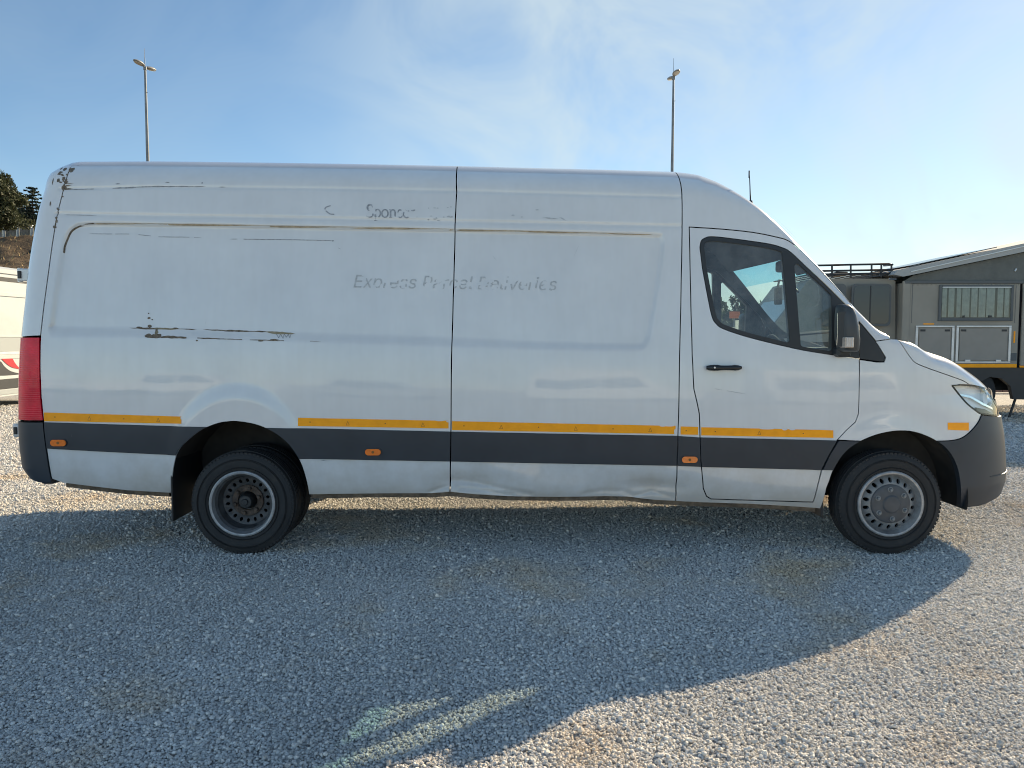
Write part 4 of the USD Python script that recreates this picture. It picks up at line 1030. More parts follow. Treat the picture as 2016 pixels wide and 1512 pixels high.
# ---- wear: scrapes to bare metal, sealant, dust lines
wr = np.random.default_rng(3)
def ragged(pts_px, w_px, seed, rag=0.5, gaps=0.0):
    """a scrape of uneven width along a pixel polyline, as polygons in (X, Z)"""
    l = np.array(pts_px, float); seg = np.r_[0, np.cumsum(np.hypot(*np.diff(l, axis=0).T))]
    s = np.linspace(0, seg[-1], max(8, int(seg[-1] / 3)))
    c = U(np.stack([np.interp(s, seg, l[:, 0]), np.interp(s, seg, l[:, 1])], 1))
    n1 = meshkit.fbm(np.stack([s * 0.11, 0 * s, 0 * s], -1), 3, seed); n2 = meshkit.fbm(np.stack([s * 0.13, 0 * s + 5, 0 * s], -1), 3, seed + 1)
    ww = np.interp(s, np.linspace(0, seg[-1], len(np.atleast_1d(w_px))), np.atleast_1d(w_px)) * 0.00345 / 2
    up, dn = ww * (1 - rag + 2 * rag * n1), ww * (1 - rag + 2 * rag * n2)
    taper = np.clip(np.minimum(s, seg[-1] - s) / 8, 0.12, 1)
    keep = meshkit.fbm(np.stack([s * 0.045, 0 * s + 9, 0 * s], -1), 3, seed + 2) > gaps
    out = []; i = 0
    while i < len(s):
        if keep[i]:
            j = i
            while j + 1 < len(s) and keep[j + 1]: j += 1
            if j - i >= 2:
                k = slice(i, j + 1); a, b_ = c[k].copy(), c[k].copy()
                a[:, 1] += (up * taper)[k]; b_[:, 1] -= (dn * taper)[k]
                q = Polygon(np.vstack([a, b_[::-1]])).buffer(0)
                out += [g for g in getattr(q, 'geoms', [q]) if g.area > 1e-7]
            i = j + 1
        else: i += 1
    return unary_union(out)
def blot(cx_, cy_, rx, ry, seed):
    c = U([(cx_, cy_)])[0]; a = np.linspace(0, 2 * np.pi, 26, endpoint=False)
    r = 0.55 + 0.9 * meshkit.fbm(np.stack([np.cos(a) * 1.7 + seed, np.sin(a) * 1.7, 0 * a], -1), 3, seed)
    return Polygon(np.stack([c[0] + rx * 0.00345 * r * np.cos(a), c[1] + ry * 0.00345 * r * np.sin(a)], 1)).buffer(0)
def wear(name, gs, m, off=0.0012, label=None):
    g = unary_union([q for q in gs if not q.is_empty])
    gs_ = sorted([q for q in getattr(g, 'geoms', [g]) if q.geom_type == 'Polygon'], key=lambda q: -q.area)
    big = [q for q in gs_ if q.area > 1.5e-4] if 'letter' not in name else []
    for q in big: vp(name, skin(q, off=off, step=0.02, edge=0), m, label=label)
    rest = [q for q in gs_ if q not in big]
    if rest:
        p_ = vp(name + ('_fragments' if 'letter' in name else '_specks'), skin(unary_union(rest), off=off, step=0.02, edge=0), m, label=label)
        stage.GetPrimAtPath(p_).SetCustomDataByKey('kind', 'stuff')
seam_px = np.array(s1)
wear('scrape', [ragged([(252, 645.5), (300, 647), (345, 647)], [1.2, 3.2, 1.6], 11, .8), blot(272, 645, 6, 2.2, 2), ragged([(330, 646.5), (385, 649)], [2.2, 1.4], 12, .8), blot(343, 646.5, 5, 1.8, 5),
                ragged([(398, 648), (420, 650), (500, 652.5), (545, 654)], [1.4, 2.6, 2.2, 1.6], 13, .9), ragged([(285, 663), (330, 663.5), (372, 665), (460, 668), (570, 671), (632, 672)], [4, 3.4, 1.6, 1.2, 1.8, 1.0], 14, .9, .33),
                blot(292, 660.5, 7, 3.6, 6), blot(306, 653, 2.4, 7, 7), blot(308, 661, 10, 3.4, 8), blot(291, 626, 3, 2, 9), blot(292, 642, 4, 3, 10), blot(297, 629, 1.5, 1.2, 11), blot(290, 617, 1.2, 1.2, 12), blot(388, 670.5, 2, 1.5, 13),
                ragged([(402, 632), (403, 639)], [2.5], 15), blot(540, 669, 8, 1.6, 14), blot(513, 671, 5, 1.4, 16)], M['rust'], label='rusty scrapes along the lower edge of the embossed field')
wear('sealant_patch', [ragged([(521, 653), (550, 655), (580, 657)], [5, 5, 2], 17, .6)], M['olive'], off=0.0014)
wear('sealant_patch', [ragged([(300, 646.2), (345, 648)], [4.5, 3], 18, .5), blot(307, 655, 3, 6, 19)], M['olive'], off=0.0016)
zig = U([(543, 658), (548, 665), (551, 658), (557, 666), (558, 657), (563, 664), (566, 658), (570, 665), (572, 656)])
wear('scrape', [LineString(zig).buffer(0.0022)], M['scrape'])
c_arc = smooth_pts([(124, 496), (126, 484), (131, 470), (138, 456), (150, 447), (165, 442.5), (183, 440.5)], 5)
wear('sealant_line', [LineString(U(c_arc)).buffer(0.006).difference(LineString(U(c_arc) + [0.004, -0.004]).buffer(0.0012))], M['rust'], label='dark cracked sealant at the upper rear corner of the field')
wear('sealant_line', [ragged([(183, 440.5), (300, 441.5), (450, 443.5), (600, 446.8), (760, 449), (893, 452.5)], 3.0, 20, .3)], M['tan_line'])
wear('sealant_line', [ragged([(900, 453), (1020, 455), (1100, 457.5), (1190, 459.5), (1285, 462)], [3, 2.6, 2.8, 2, 1.2], 21, .3)], M['tan_line'])
wear('scratch', [ragged([(225, 369.5), (300, 367), (405, 367)], [1, 2.0, 1.6], 22, .7, .2), ragged([(126, 373), (200, 371.5), (270, 369)], [2.2, 1.2, 1.6], 23, .8, .42), ragged([(430, 368), (445, 368)], 1.6, 24), blot(232, 362, 4, 1.0, 25), blot(330, 359, 4, 1.0, 26), blot(398, 360, 1.4, 1.6, 27), blot(154, 326, 1.2, 1.2, 30)], M['scrape'])
wear('scratch', [ragged([(110, 421.5), (150, 422.5), (190, 424)], [1.2, 2, 1.0], 28, .6), ragged([(172, 459.5), (260, 460), (310, 465.5), (395, 466.5)], 1.1, 29, .5, .3), ragged([(450, 470), (560, 471), (655, 473)], 1.3, 31, .5, .3), blot(654, 473.5, 2, 1.4, 33), ragged([(664, 487), (670, 490)], 2.4, 32)], M['scrape'])
# chips round the rear seam's top
chips = [blot(127 + wr.normal(0, 7), 335 + wr.uniform(-8, 34), wr.uniform(1.0, 3.6), wr.uniform(1.2, 4.5), 40 + k) for k in range(16)]
chips += [ragged([(140, 328), (133, 345), (128, 360)], [7, 10, 2], 60, .8), blot(141, 334, 5, 5, 61), blot(128, 333, 3.5, 4, 62), blot(117, 341, 3, 4, 63), blot(104, 357, 1.4, 6, 64), blot(99, 401, 1.2, 5, 65)]
chips += [blot(np.interp(y, seam_px[:, 1], seam_px[:, 0]) + wr.normal(0, 1.6), y, wr.uniform(1, 2.2), wr.uniform(1, 4), 70 + int(y)) for y in wr.uniform(350, 450, 16)]
chips += [ragged([(122 + wr.uniform(0, 5), y), (136 + wr.uniform(0, 10), y + wr.uniform(-2, 2))], 1.3, 90 + k) for k, y in enumerate(wr.uniform(360, 382, 7))]
wear('paint_chip', [g.intersection(P_REAR.union(P_RC)) for g in chips], M['rust'], off=0.0014, label='chipped paint round the top of the rear corner seam')
wear('scratch', [ragged([(632, 905.5), (644, 906.5)], 2.2, 100), ragged([(142, 855), (144, 861)], 1.8, 101)], M['scrape'], off=0.009)
wear('scratch', [ragged([(1405, 765), (1470, 776)], 1.0, 102, .5, .4), ragged([(1068, 428), (1085, 430), (1100, 431)], [1.5, 3, 1.5], 103), ragged([(1100, 427), (1114, 434)], [2, 4], 104), blot(1010, 424, 3, 1.5, 105), blot(1027, 427, 2, 1.5, 106), blot(1058, 413, 4, 1.2, 107), ragged([(968, 501), (978, 513)], 1.4, 108), ragged([(1130, 505), (1142, 478)], 1.0, 109)], M['ghost'])

# ---- ghosts of the lettering that was peeled off
def strokes_text(strokes, x_px, y_px, sx, sy, slant=0.0, seed=0, worn=0.35, dy=0.0):
    """strokes: (points in letter units, width); placed with its origin at a pixel of the photograph"""
    out = []
    for pts, w_ in strokes:
        P = np.array(pts, float); px = np.stack([x_px + (P[:, 0] + slant * P[:, 1]) * sx, y_px - P[:, 1] * sy + P[:, 0] * sx * dy], 1)
        out.append(LineString(U(px)).buffer(w_ * 0.00345 / 2, cap_style=2))
    return unary_union(out)
def arc(cx_, cy_, rx, ry, a0, a1, n=14):
    t = np.radians(np.linspace(a0, a1, n)); return np.stack([cx_ + rx * np.cos(t), cy_ + ry * np.sin(t)], 1)
SER = {  # a small serif alphabet, x height 0.62, stems and serifs
    'S': [(np.vstack([arc(.26, .74, .21, .22, 40, 270), arc(.26, .26, .23, .25, 90, -140)]), 3.4), ([(.44, .98), (.44, .74)], 1.4), ([(.03, .02), (.03, .27)], 1.4)],
    'p': [([(.12, .60), (.12, -.26)], 3.4), (arc(.30, .30, .22, .31, 150, -150), 2.6), ([(.0, .60), (.14, .62)], 1.6), ([(.0, -.26), (.26, -.26)], 1.6)],
    'o': [(arc(.28, .30, .24, .30, 0, 360, 26), 2.8)],
    'n': [([(.12, .62), (.12, 0)], 3.2), (np.vstack([arc(.30, .38, .18, .22, 150, 0), [(.48, 0)]]), 3.0), ([(.0, .0), (.24, .0)], 1.6), ([(.36, 0), (.60, 0)], 1.6), ([(.0, .60), (.13, .62)], 1.6)],
    's': [(np.vstack([arc(.2, .45, .14, .15, 40, 270), arc(.2, .15, .15, .15, 90, -140)]), 2.6)],
    'r': [([(.12, .62), (.12, 0)], 3.2), (arc(.30, .36, .18, .24, 150, 60), 2.6), ([(.0, .0), (.24, .0)], 1.6)],
}
gs = []; xx = 722.0
for k, ch in enumerate('Sponsor'):
    adv = {'S': .56, 'p': .60, 'o': .60, 'n': .66, 's': .44, 'r': .44}[ch] * 25
    gs.append(strokes_text(SER[ch], xx, 427 + (xx - 722) * 0.02, 25, 25, dy=0.02)); xx += adv
word = unary_union(gs)
holes = [blot(723 + wr.uniform(0, 8), 410 + wr.uniform(0, 14), 5, 4, 200 + k) for k in range(5)] + [blot(wr.uniform(735, 830), wr.uniform(402, 434), wr.uniform(2, 4), wr.uniform(2, 4), 210 + k) for k in range(13)] + [blot(wr.uniform(805, 830), wr.uniform(412, 434), 5, 4, 250 + k) for k in range(7)] + [blot(wr.uniform(806, 826), wr.uniform(408, 432), 6, 6, 260 + k) for k in range(9)]
word = word.difference(unary_union(holes))
specks = [blot(wr.uniform(820, 892), wr.choice([408, 410, 427, 432]) + wr.normal(0, 1.2), wr.uniform(1, 4), wr.uniform(0.8, 1.6), 300 + k) for k in range(16)]
wear('faded_lettering', [word], M['ghost_dark'], label='remains of the peeled word Sponsor')
wear('faded_lettering', specks, M['ghost'])
wear('faded_emblem', [LineString(U(smooth_pts([(650, 405), (642, 408), (640, 412), (645, 418), (651, 421.5), (657, 422)], 4))).buffer(0.0042).difference(unary_union([blot(641, 413.5, 4, 1.5, 401)]))], M['ghost_dark'])
def text_px(text, x_px, y_px, cap_px, slant, slope, width, off=0.0012):
    tm = meshkit.text_mesh(text, 1.0, 0.01, bold=False)
    V, F = np.asarray(tm.vertices), np.asarray(tm.faces)
    top = (V[F][:, :, 2] > 0.005).all(1)
    F = F[top]
    k = width / V[:, 0].max()
    polys = []
    for f in F:
        x, y = V[f, 0], V[f, 1]
        px = x_px + x * k + slant * y * cap_px; py = y_px - y * cap_px + x * k * slope
        polys.append(np.stack([px, py], 1))
    xz = U(np.concatenate(polys)).reshape(-1, 3, 2)
    return unary_union([Polygon(q).buffer(1e-5) for q in xz if Polygon(q).area > 1e-10])
g = text_px('Express Parcel Deliveries', 692, 565.5, 25, 0.22, 0.014, 402)
def worn(x): return 0.55
holes = [blot(wr.uniform(712, 1100), wr.uniform(536, 576), wr.uniform(2.5, 7), wr.uniform(1.5, 4.5), 500 + k) for k in range(135)]
holes += [blot(750 + wr.uniform(0, 30), wr.uniform(540, 552), 7, 5, 700 + k) for k in range(6)] + [blot(840 + wr.uniform(0, 30), wr.uniform(552, 570), 6, 5, 720 + k) for k in range(5)] + [blot(945 + wr.uniform(0, 45), wr.uniform(540, 575), 6, 5, 740 + k) for k in range(8)]
wear('faded_lettering', [g.difference(unary_union(holes)).difference(LineString(U(s2)).buffer(0.006))], M['ghost'], label='remains of the peeled words Express Parcel Deliveries')
# =================================================================== BEYOND THE VAN
def at_x(px, py, x):
    d = ray(px, py); t = x / d[..., 0]
    return np.stack([t * d[..., 0], -DIST + t * d[..., 1], EYE + t * d[..., 2]], -1)
# ---- bank of earth on the left
M['earth'] = mat('bank_earth', {
    'g': ('geometry', {}), 'n': ('noise_texture', {'scale': 0.7, 'detail': 8.0, 'roughness': 0.7}), 'n2': ('noise_texture', {'scale': 4.0, 'detail': 6.0, 'roughness': 0.7}),
    'r': ('rgb_ramp', {'ramp': [(0.3, (0.045, 0.036, 0.028)), (0.5, (0.11, 0.085, 0.062)), (0.62, (0.16, 0.115, 0.075)), (0.8, (0.26, 0.19, 0.11))]}),
    'mx': ('mix_float', {'fac': 0.45}), 'b': ('bump', {'strength': 0.7, 'distance': 0.2}), 'p': ('principled_bsdf', {'roughness': 0.95, 'specular_ior_level': 0.1}),
}, [('g.position', 'n.vector'), ('g.position', 'n2.vector'), ('n.fac', 'mx.a'), ('n2.fac', 'mx.b'), ('mx.result', 'r.fac'), ('r.color', 'p.base_color'), ('n2.fac', 'b.height'), ('b.normal', 'p.normal')])
def bank_h(x, y):
    d = y + DIST
    prof = np.interp(d, [20, 25, 33, 35.5, 37, 41.5, 43.0, 45, 47, 60, 90, 160], [0, 0.4, 3.9, 4.25, 4.7, 6.1, 6.9, 7.1, 7.45, 8.2, 9.0, 9.2])
    side = np.clip((-5 - x) / 17, 0, 1); side = side * side * (3 - 2 * side)
    n = meshkit.fbm(np.stack([x * 0.55, y * 0.55, 0 * x], -1), 4, 21) - 0.5
    n2 = meshkit.fbm(np.stack([x * 2.2, y * 2.2, 0 * x], -1), 3, 22) - 0.5
    slope = np.interp(d, [22, 30, 36, 41, 44, 60], [0, 0.5, 0.6, 1.0, 0.25, 0.3])
    return side * (prof + (1.1 * n + 0.35 * n2) * slope) - 0.25 * (1 - np.clip(side * prof * 2, 0, 1))
bxs = np.concatenate([np.linspace(-110, -42, 30), np.linspace(-41.5, -18, 95), np.linspace(-17, -4, 16)]); bys = np.concatenate([np.linspace(14, 28, 18), np.linspace(28.3, 46, 72), np.linspace(46.6, 150, 30)])
BX, BY = np.meshgrid(bxs, bys, indexing='ij')
p = numbered('/World', 'earth_bank'); pr = usdkit.mesh(stage, p, grid_mesh(np.stack([BX, BY, bank_h(BX, BY)], -1)), M['earth'], smooth=True)
tag(pr.GetPrim(), 'brown earth bank rising behind the yard on the left', 'bank', kind='structure')
# dry grass in tufts along its foot and slope
M['dry'] = plain('dry_grass', (0.30, 0.22, 0.11), 0.9, var=0.5, scale=3)
r3 = np.random.default_rng(31)
gv, gf = [], []
n = 0
for k in range(5200):
    x = r3.uniform(-29, -19); d = r3.choice([r3.uniform(31, 35.6), r3.uniform(36, 45)], p=[0.85, 0.15]); y = d - DIST
    z = float(bank_h(np.array(x), np.array(y))); h = r3.uniform(0.06, 0.20); a = r3.uniform(0, np.pi); w_ = r3.uniform(0.02, 0.05)
    lean = r3.normal(0, 0.12, 2)
    gv += [(x - w_ * math.cos(a), y - w_ * math.sin(a), z - 0.05), (x + w_ * math.cos(a), y + w_ * math.sin(a), z - 0.05), (x + lean[0], y + lean[1], z + h)]
    gf.append((n, n + 1, n + 2)); n += 3
p = numbered('/World', 'dry_grass'); pr = usdkit.mesh(stage, p, (np.array(gv), np.array(gf)), M['dry'])
tag(pr.GetPrim(), 'short dry yellow grass on the earth bank', 'grass', kind='stuff')

# ---- precast wall with white posts on top of the bank
M['concrete'] = plain('precast_panel', (0.24, 0.23, 0.22), 0.9, var=0.25, scale=2.0)
M['whitepost'] = plain('white_post', (0.78, 0.78, 0.75), 0.7, var=0.08)
WALL = thing('boundary_wall', 'low grey panel wall with white posts on top of the earth bank', 'wall', (-31, 47 - DIST, 7.4))
wb = BASE[WALL]
posts_px = [-76, -48, -20.5, 10, 37, 64.5, 92, 119]
wy = 42.2
prev = None
for k, px in enumerate(posts_px):
    q0, q1 = at(px, 466, wy), at(px - 1.5, 443.5, wy)
    post = cat_([rbx(q0[0] - 0.035, q0[0] + 0.035, wy - 0.20, wy + 0.05, q0[2] - 0.5, q1[2] - 0.06, 0.01), rbx(q0[0] - 0.045, q0[0] + 0.045, wy - 0.22, wy + 0.06, q1[2] - 0.06, q1[2] + 0.02, 0.015)])
    put(WALL, 'post', post, M['whitepost'], shift=wb)
    if prev is not None:
        n_ = 8; x0, x1 = prev[0] + 0.05, q0[0] - 0.05; zt = q1[2] - 0.08; zb_ = q0[2] - 0.35
        m_ = cat_([bx(x0 + (x1 - x0) * i / n_ + 0.004, x0 + (x1 - x0) * (i + 1) / n_ - 0.004, wy - 0.02 - 0.006 * (i % 2), wy + 0.02, zb_, zt) for i in range(n_)] + [bx(x0, x1, wy - 0.04, wy + 0.03, zb_, zb_ + 0.12)])
        put(WALL, 'wall_panel', m_, M['concrete'], shift=wb, kind='stuff')
    prev = q0

# ---- trees
def leafmat(name, dark, light, warm=None):
    ramp = [(0.0, dark), (0.6, light)] + ([(0.92, light), (1.0, warm)] if warm else [(1.0, light)])
    return mat(name, {'g': ('geometry', {}), 'r': ('rgb_ramp', {'ramp': ramp}), 'n': ('noise_texture', {'scale': 0.9, 'detail': 2.0}), 'mx': ('mix_float', {'fac': 0.5}),
        'd': ('principled_bsdf', {'roughness': 0.6, 'specular_ior_level': 0.25}), 't': ('translucent_bsdf', {}), 'm': ('mix_closure', {'fac': 0.28})},
        [('g.position', 'n.vector'), ('g.random_per_island', 'mx.a'), ('n.fac', 'mx.b'), ('mx.result', 'r.fac'), ('r.color', 'd.base_color'), ('r.color', 't.color'), ('d.BSDF', 'm.closure1'), ('t.BSDF', 'm.closure2')], surface='m.closure')
M['bark'] = plain('bark', (0.055, 0.042, 0.034), 0.95, var=0.4, scale=3)
M['leaf_a'] = leafmat('leaf_olive', (0.030, 0.038, 0.020), (0.095, 0.105, 0.055), (0.20, 0.12, 0.04))
M['leaf_b'] = leafmat('leaf_cedar', (0.016, 0.026, 0.020), (0.045, 0.065, 0.048))
M['leaf_c'] = leafmat('leaf_green', (0.028, 0.042, 0.018), (0.08, 0.105, 0.045))
def leaves(rg, centers, radii, n_each, size, flat=1.0):
    V, F = [], []; n = 0
    for c, r in zip(centers, radii):
        m = int(n_each)
        dirs = rg.normal(0, 1, (m, 3)); dirs /= np.linalg.norm(dirs, axis=1, keepdims=True)
        pos = c + dirs * (r * rg.uniform(0.35, 1.0, (m, 1)) ** 0.6) * np.array([1, 1, flat])
        a = rg.normal(0, 1, (m, 3)); a /= np.linalg.norm(a, axis=1, keepdims=True)
        b = np.cross(a, rg.normal(0, 1, (m, 3))); b /= np.linalg.norm(b, axis=1, keepdims=True)
        s = size * rg.uniform(0.6, 1.35, (m, 1))
        tri = np.stack([pos - a * s * 0.5 - b * s * 0.28, pos - a * s * 0.45 + b * s * 0.3, pos + a * s * 0.6], 1)
        V.append(tri.reshape(-1, 3)); F.append(np.arange(3 * m).reshape(-1, 3) + n); n += 3 * m
    return np.vstack(V), np.vstack(F)
def broad_tree(base, top_z, crown_r, seed, m, label, n_clump=90, n_leaf=70, size=0.24, crown_from=0.35, group=None, name='tree', squash=1.0):
    rg = np.random.default_rng(seed); base = np.array(base, float); H = top_z - base[2]
    t = thing(name, label, 'tree', base, group=group)
    spine = np.array([[0.06 * H * 0.3 * math.sin(2.2 * s + seed), 0.05 * H * 0.3 * math.cos(1.7 * s + seed), s * H * 0.82] for s in np.linspace(0, 1, 9)]); spine -= spine[0]
    wood = [tube(spine, np.linspace(0.035 * H, 0.008 * H, 9) * 0.62, 9)]
    cs, rs = [], []
    for k in range(n_clump):
        u = rg.uniform(0, 1); zz_ = H * (crown_from + (0.97 - crown_from) * u)
        prof = math.sin(math.pi * min(1, 0.18 + 0.82 * (1 - u) ** 0.75 if u > 0.35 else 0.55 + u)) ** 0.6 if u > 0.02 else 0.5
        prof = max(0.15, prof) * (1.0 - 0.55 * max(0, u - 0.45) / 0.55)
        a = rg.uniform(0, 2 * np.pi); rad = crown_r * prof * rg.uniform(0.25, 1.0) ** 0.55
        c = np.array([rad * math.cos(a), rad * math.sin(a) * squash, zz_ + rg.normal(0, 0.03 * H)])
        cs.append(c); rs.append(crown_r * rg.uniform(0.13, 0.30))
        if k < 26:
            s0 = spine[min(8, int(8 * max(0.25, (zz_ / H - 0.12) / 0.82)))]
            wood.append(tube([s0, (s0 + c) / 2 + [0, 0, -0.03 * H], c], [0.008 * H, 0.006 * H, 0.002 * H], 5))
    put(t, 'trunk', cat_(wood), M['bark'], smooth=60)
    put(t, 'crown', leaves(rg, cs, rs, n_leaf, size, 0.75), m, kind='stuff')
    return t
def cedar(base, top_z, crown_r, seed, m, label, group=None):
    rg = np.random.default_rng(seed); base = np.array(base, float); H = top_z - base[2]
    t = thing('cedar_tree', label, 'tree', base, group=group)
    wood = [tube([(0, 0, -0.3), (0, 0, H * 0.5), (0, 0, H * 0.99)], [0.03 * H, 0.018 * H, 0.004 * H], 8)]
    cs, rs = [], []
    for lv in np.linspace(0.16, 0.985, 17):
        rr_ = crown_r * (1 - lv) ** 0.7 * rg.uniform(0.75, 1.1) + 0.12
        nb = max(4, int(9 * (1 - lv) + 3)); a0 = rg.uniform(0, 6)
        for j in range(nb):
            a = a0 + 2 * np.pi * j / nb + rg.normal(0, 0.2); L = rr_ * rg.uniform(0.65, 1.1)
            tip = np.array([L * math.cos(a), L * math.sin(a), lv * H + 0.05 * L]); wood.append(tube([(0, 0, lv * H - 0.1 * L), tip], [0.006 * H, 0.0015 * H], 4))
            for q in np.linspace(0.3, 1.0, max(2, int(L / 0.38))):
                cs.append(np.array([0, 0, lv * H - 0.1 * L]) * (1 - q) + tip * q); rs.append(0.14 + 0.12 * L * (1 - q))
    put(t, 'trunk', cat_(wood), M['bark'], smooth=60)
    put(t, 'crown', leaves(rg, cs, rs, 30, 0.15, 0.22), m, kind='stuff')
    return t
def stand(px, d):  # foot of a tree on the bank
    x = (px - CX) / FPX * d; y = d - DIST
    return (x, y, float(bank_h(np.array(x), np.array(y))) - 0.1)
zt = lambda py, d: EYE + (HOR - py) / FPX * d
broad_tree(stand(3, 43.2), zt(350, 43.2), 1.75, 5, M['leaf_a'], 'broad olive green tree with a bare trunk, leftmost on the bank', n_clump=150, n_leaf=75, size=0.17, crown_from=0.28)
broad_tree(stand(-38, 45), zt(335, 45), 2.0, 15, M['leaf_a'], 'olive green tree at the left edge of the picture', n_clump=110, n_leaf=60, size=0.22)
cedar(stand(76, 58), zt(374, 58), 2.7, 6, M['leaf_b'], 'dark cedar with flat layered branches beside the white van roof')
cedar(stand(54, 64), zt(392, 64), 1.9, 8, M['leaf_b'], 'narrow dark conifer with a pointed tip behind the wall')
broad_tree(stand(30, 66), zt(412, 66), 3.3, 9, M['leaf_b'], 'dark bushy tree behind the white posted wall', n_clump=110, n_leaf=60, size=0.3, crown_from=0.05)
# trees at the far side of the yard, seen through the cab
for k, (px, d, py, r, lb) in enumerate(((1395, 46, 596, 2.2, 'low green tree seen through the cab, left of the far mirror'), (1452, 52, 588, 2.6, 'green tree with a ragged top seen through the far door window'), (1500, 58, 600, 2.6, 'green tree beyond the far windscreen pillar'), (1560, 60, 612, 2.8, 'low green tree beyond the camper bonnet'))):
    x = (px - CX) / FPX * d
    broad_tree((x, d - DIST, -0.1), zt(py, d), r, 40 + k, M['leaf_c'], lb, n_clump=60, n_leaf=60, size=0.28, crown_from=0.1)

# ---- two lighting masts
def mast(px_b, py_b, px_t, py_t, d, label, right_high):
    yy = d - DIST
    b_ = at(px_b, py_b, yy); t_ = at(px_t, py_t, yy)
    g_ = b_ + (t_ - b_) * (b_[2] / (b_[2] - t_[2]))
    base = np.array([t_[0] + (g_[0] - t_[0]) * 0.35, yy, 0.0])
    T = thing('light_mast', label, 'light mast', base, group='tall light masts beyond the yard')
    top = np.array([t_[0], yy, t_[2]])
    put(T, 'pole', tube([base, base + (top - base) * 0.5, top], [0.13, 0.095, 0.055], 12), M['galv'], smooth=60, shift=base)
    put(T, 'collar', tube([top - [0, 0, 0.12], top + [0, 0, 0.04]], [0.085, 0.085], 12), M['galv'], shift=base)
    put(T, 'lightning_rod', tube([top, top + [0, 0, 0.95 * d / 40]], [0.018, 0.010], 6), M['galv'], shift=base)
    put(T, 'step_bolt', tube([top + [0, 0, -1.25], top + [0.12, 0, -1.25]], [0.012, 0.012], 6), M['galv'], shift=base)
    for s in (-1, 1):
        # a head is a flattened shell, broad in the middle and pointed at its outer end, tilted up a little
        L = 0.74; prof = []
        for u, w_, h_ in ((0.0, 0.07, 0.05), (0.12, 0.13, 0.085), (0.35, 0.185, 0.11), (0.6, 0.19, 0.10), (0.85, 0.13, 0.065), (1.0, 0.03, 0.02)):
            for a in np.linspace(0, 2 * np.pi, 14, endpoint=False):
                hz = h_ * (1.0 if math.sin(a) > 0 else 0.45)
                prof.append((w_ * math.cos(a), u * L, hz * math.sin(a)))
        sh = trimesh.convex.convex_hull(np.array(prof))
        hd = xform(T, 'lamp_head')
        gl = trimesh.creation.icosphere(2, 1.0); gl.apply_scale((0.145, 0.26, 0.02)); gl.apply_translation((0, 0.42, -0.045))
        for nm, mm, mt in (('housing', sh, M['lamp_body']), ('lamp_glass', gl, M['lamp_glass'])):
            q = mm.copy(); q.apply_translation((0, 0.10, 0)); q.apply_transform(trimesh.transformations.rotation_matrix(0.12, [1, 0, 0]))
            q.apply_transform(trimesh.transformations.rotation_matrix((0 if s > 0 else np.pi) + right_high, [0, 0, 1])); q.apply_translation(top + [0, 0, 0.02])
            put(hd, nm, q, mt, smooth=50, shift=base)
        arm = tube([top, top + [0, 0.16 * s, 0.02]], [0.03, 0.03], 8); put(hd, 'bracket', arm, M['galv'], shift=base)
mast(291, 315, 285.5, 133, 40, 'tall light mast with two lamp heads above the rear half of the van', -0.20)
mast(1323, 333, 1326, 152, 42, 'tall light mast with two lamp heads above the front seam of the van', 0.10)

# ---- white motorhome parked end-on at the left edge
MX = -10.42
MH = thing('motorhome', 'white motorhome with a red and black swoosh at the left edge of the picture', 'motorhome', (MX - 1.15, 9.0, 0))
mb = BASE[MH]
M['mh_white'] = plain('motorhome_white', (0.41, 0.425, 0.42), 0.28, var=0.03, coat=0.4)
M['mh_grey'] = plain('motorhome_grey', (0.28, 0.30, 0.30), 0.4)
M['mh_red'] = plain('motorhome_red', (0.42, 0.018, 0.025), 0.35)
mz = lambda py: float(at_x(np.array(20.0), np.array(float(py)), MX)[2])
y0, y1 = 5.2, 12.6
def mpart(name, m_, mt, smooth=35): put(MH, name, m_, mt, smooth=smooth, shift=mb)
sec = Polygon([(MX - 2.3, mz(779)), (MX, mz(779)), (MX, mz(541)), (MX - 0.03, mz(532)), (MX - 0.12, mz(526)), (MX - 2.18, mz(526)), (MX - 2.3, mz(541))])
bd = trimesh.creation.extrude_polygon(sec, y1 - y0); bd.apply_transform(np.array([[1, 0, 0, 0], [0, 0, 1, 0], [0, 1, 0, 0], [0, 0, 0, 1.0]])); bd.apply_translation((0, y0, 0)); bd.fix_normals()
mpart('body', bd, M['mh_white'])
def layer(name, pa, pb, mt, o=0.006): mpart(name, rbx(MX - 0.01, MX + o, y0 + 0.02, y1 - 0.02, mz(pb), mz(pa), min(0.004, o * 0.6)), mt)
layer('roof_rail', 531.5, 540, M['mh_white'], 0.03); layer('awning_slot', 547, 555.5, M['black'], 0.004); layer('side_ridge', 577, 584, M['mh_white'], 0.022)
layer('trim_line', 660.5, 664, M['mh_white'], 0.014); layer('lower_panel', 664.5, 692, M['mh_grey'], 0.005); layer('trim_strip', 692.5, 698, M['alu'], 0.009); layer('trim_line', 698.5, 706, M['mh_white'], 0.012)
layer('skirt_line', 739, 745.5, M['mh_white'], 0.012); layer('black_skirt', 746, 765, M['black'], 0.006); layer('sill_rail', 766, 775.5, M['mh_grey'], 0.012)
def plaque(name, px, mt, o):
    P = np.array([at_x(np.array(float(a)), np.array(float(b)), MX) for a, b in px]); g = Polygon(P[:, 1:]).buffer(0)
    m_ = trimesh.creation.extrude_polygon(g, 0.004); m_.apply_transform(np.array([[0, 0, 1, MX + o], [1, 0, 0, 0], [0, 1, 0, 0], [0, 0, 0, 1.0]])); m_.fix_normals(); mpart(name, m_, mt)
curve = lambda a: [tuple(q) for q in smooth_pts(a, 4)]
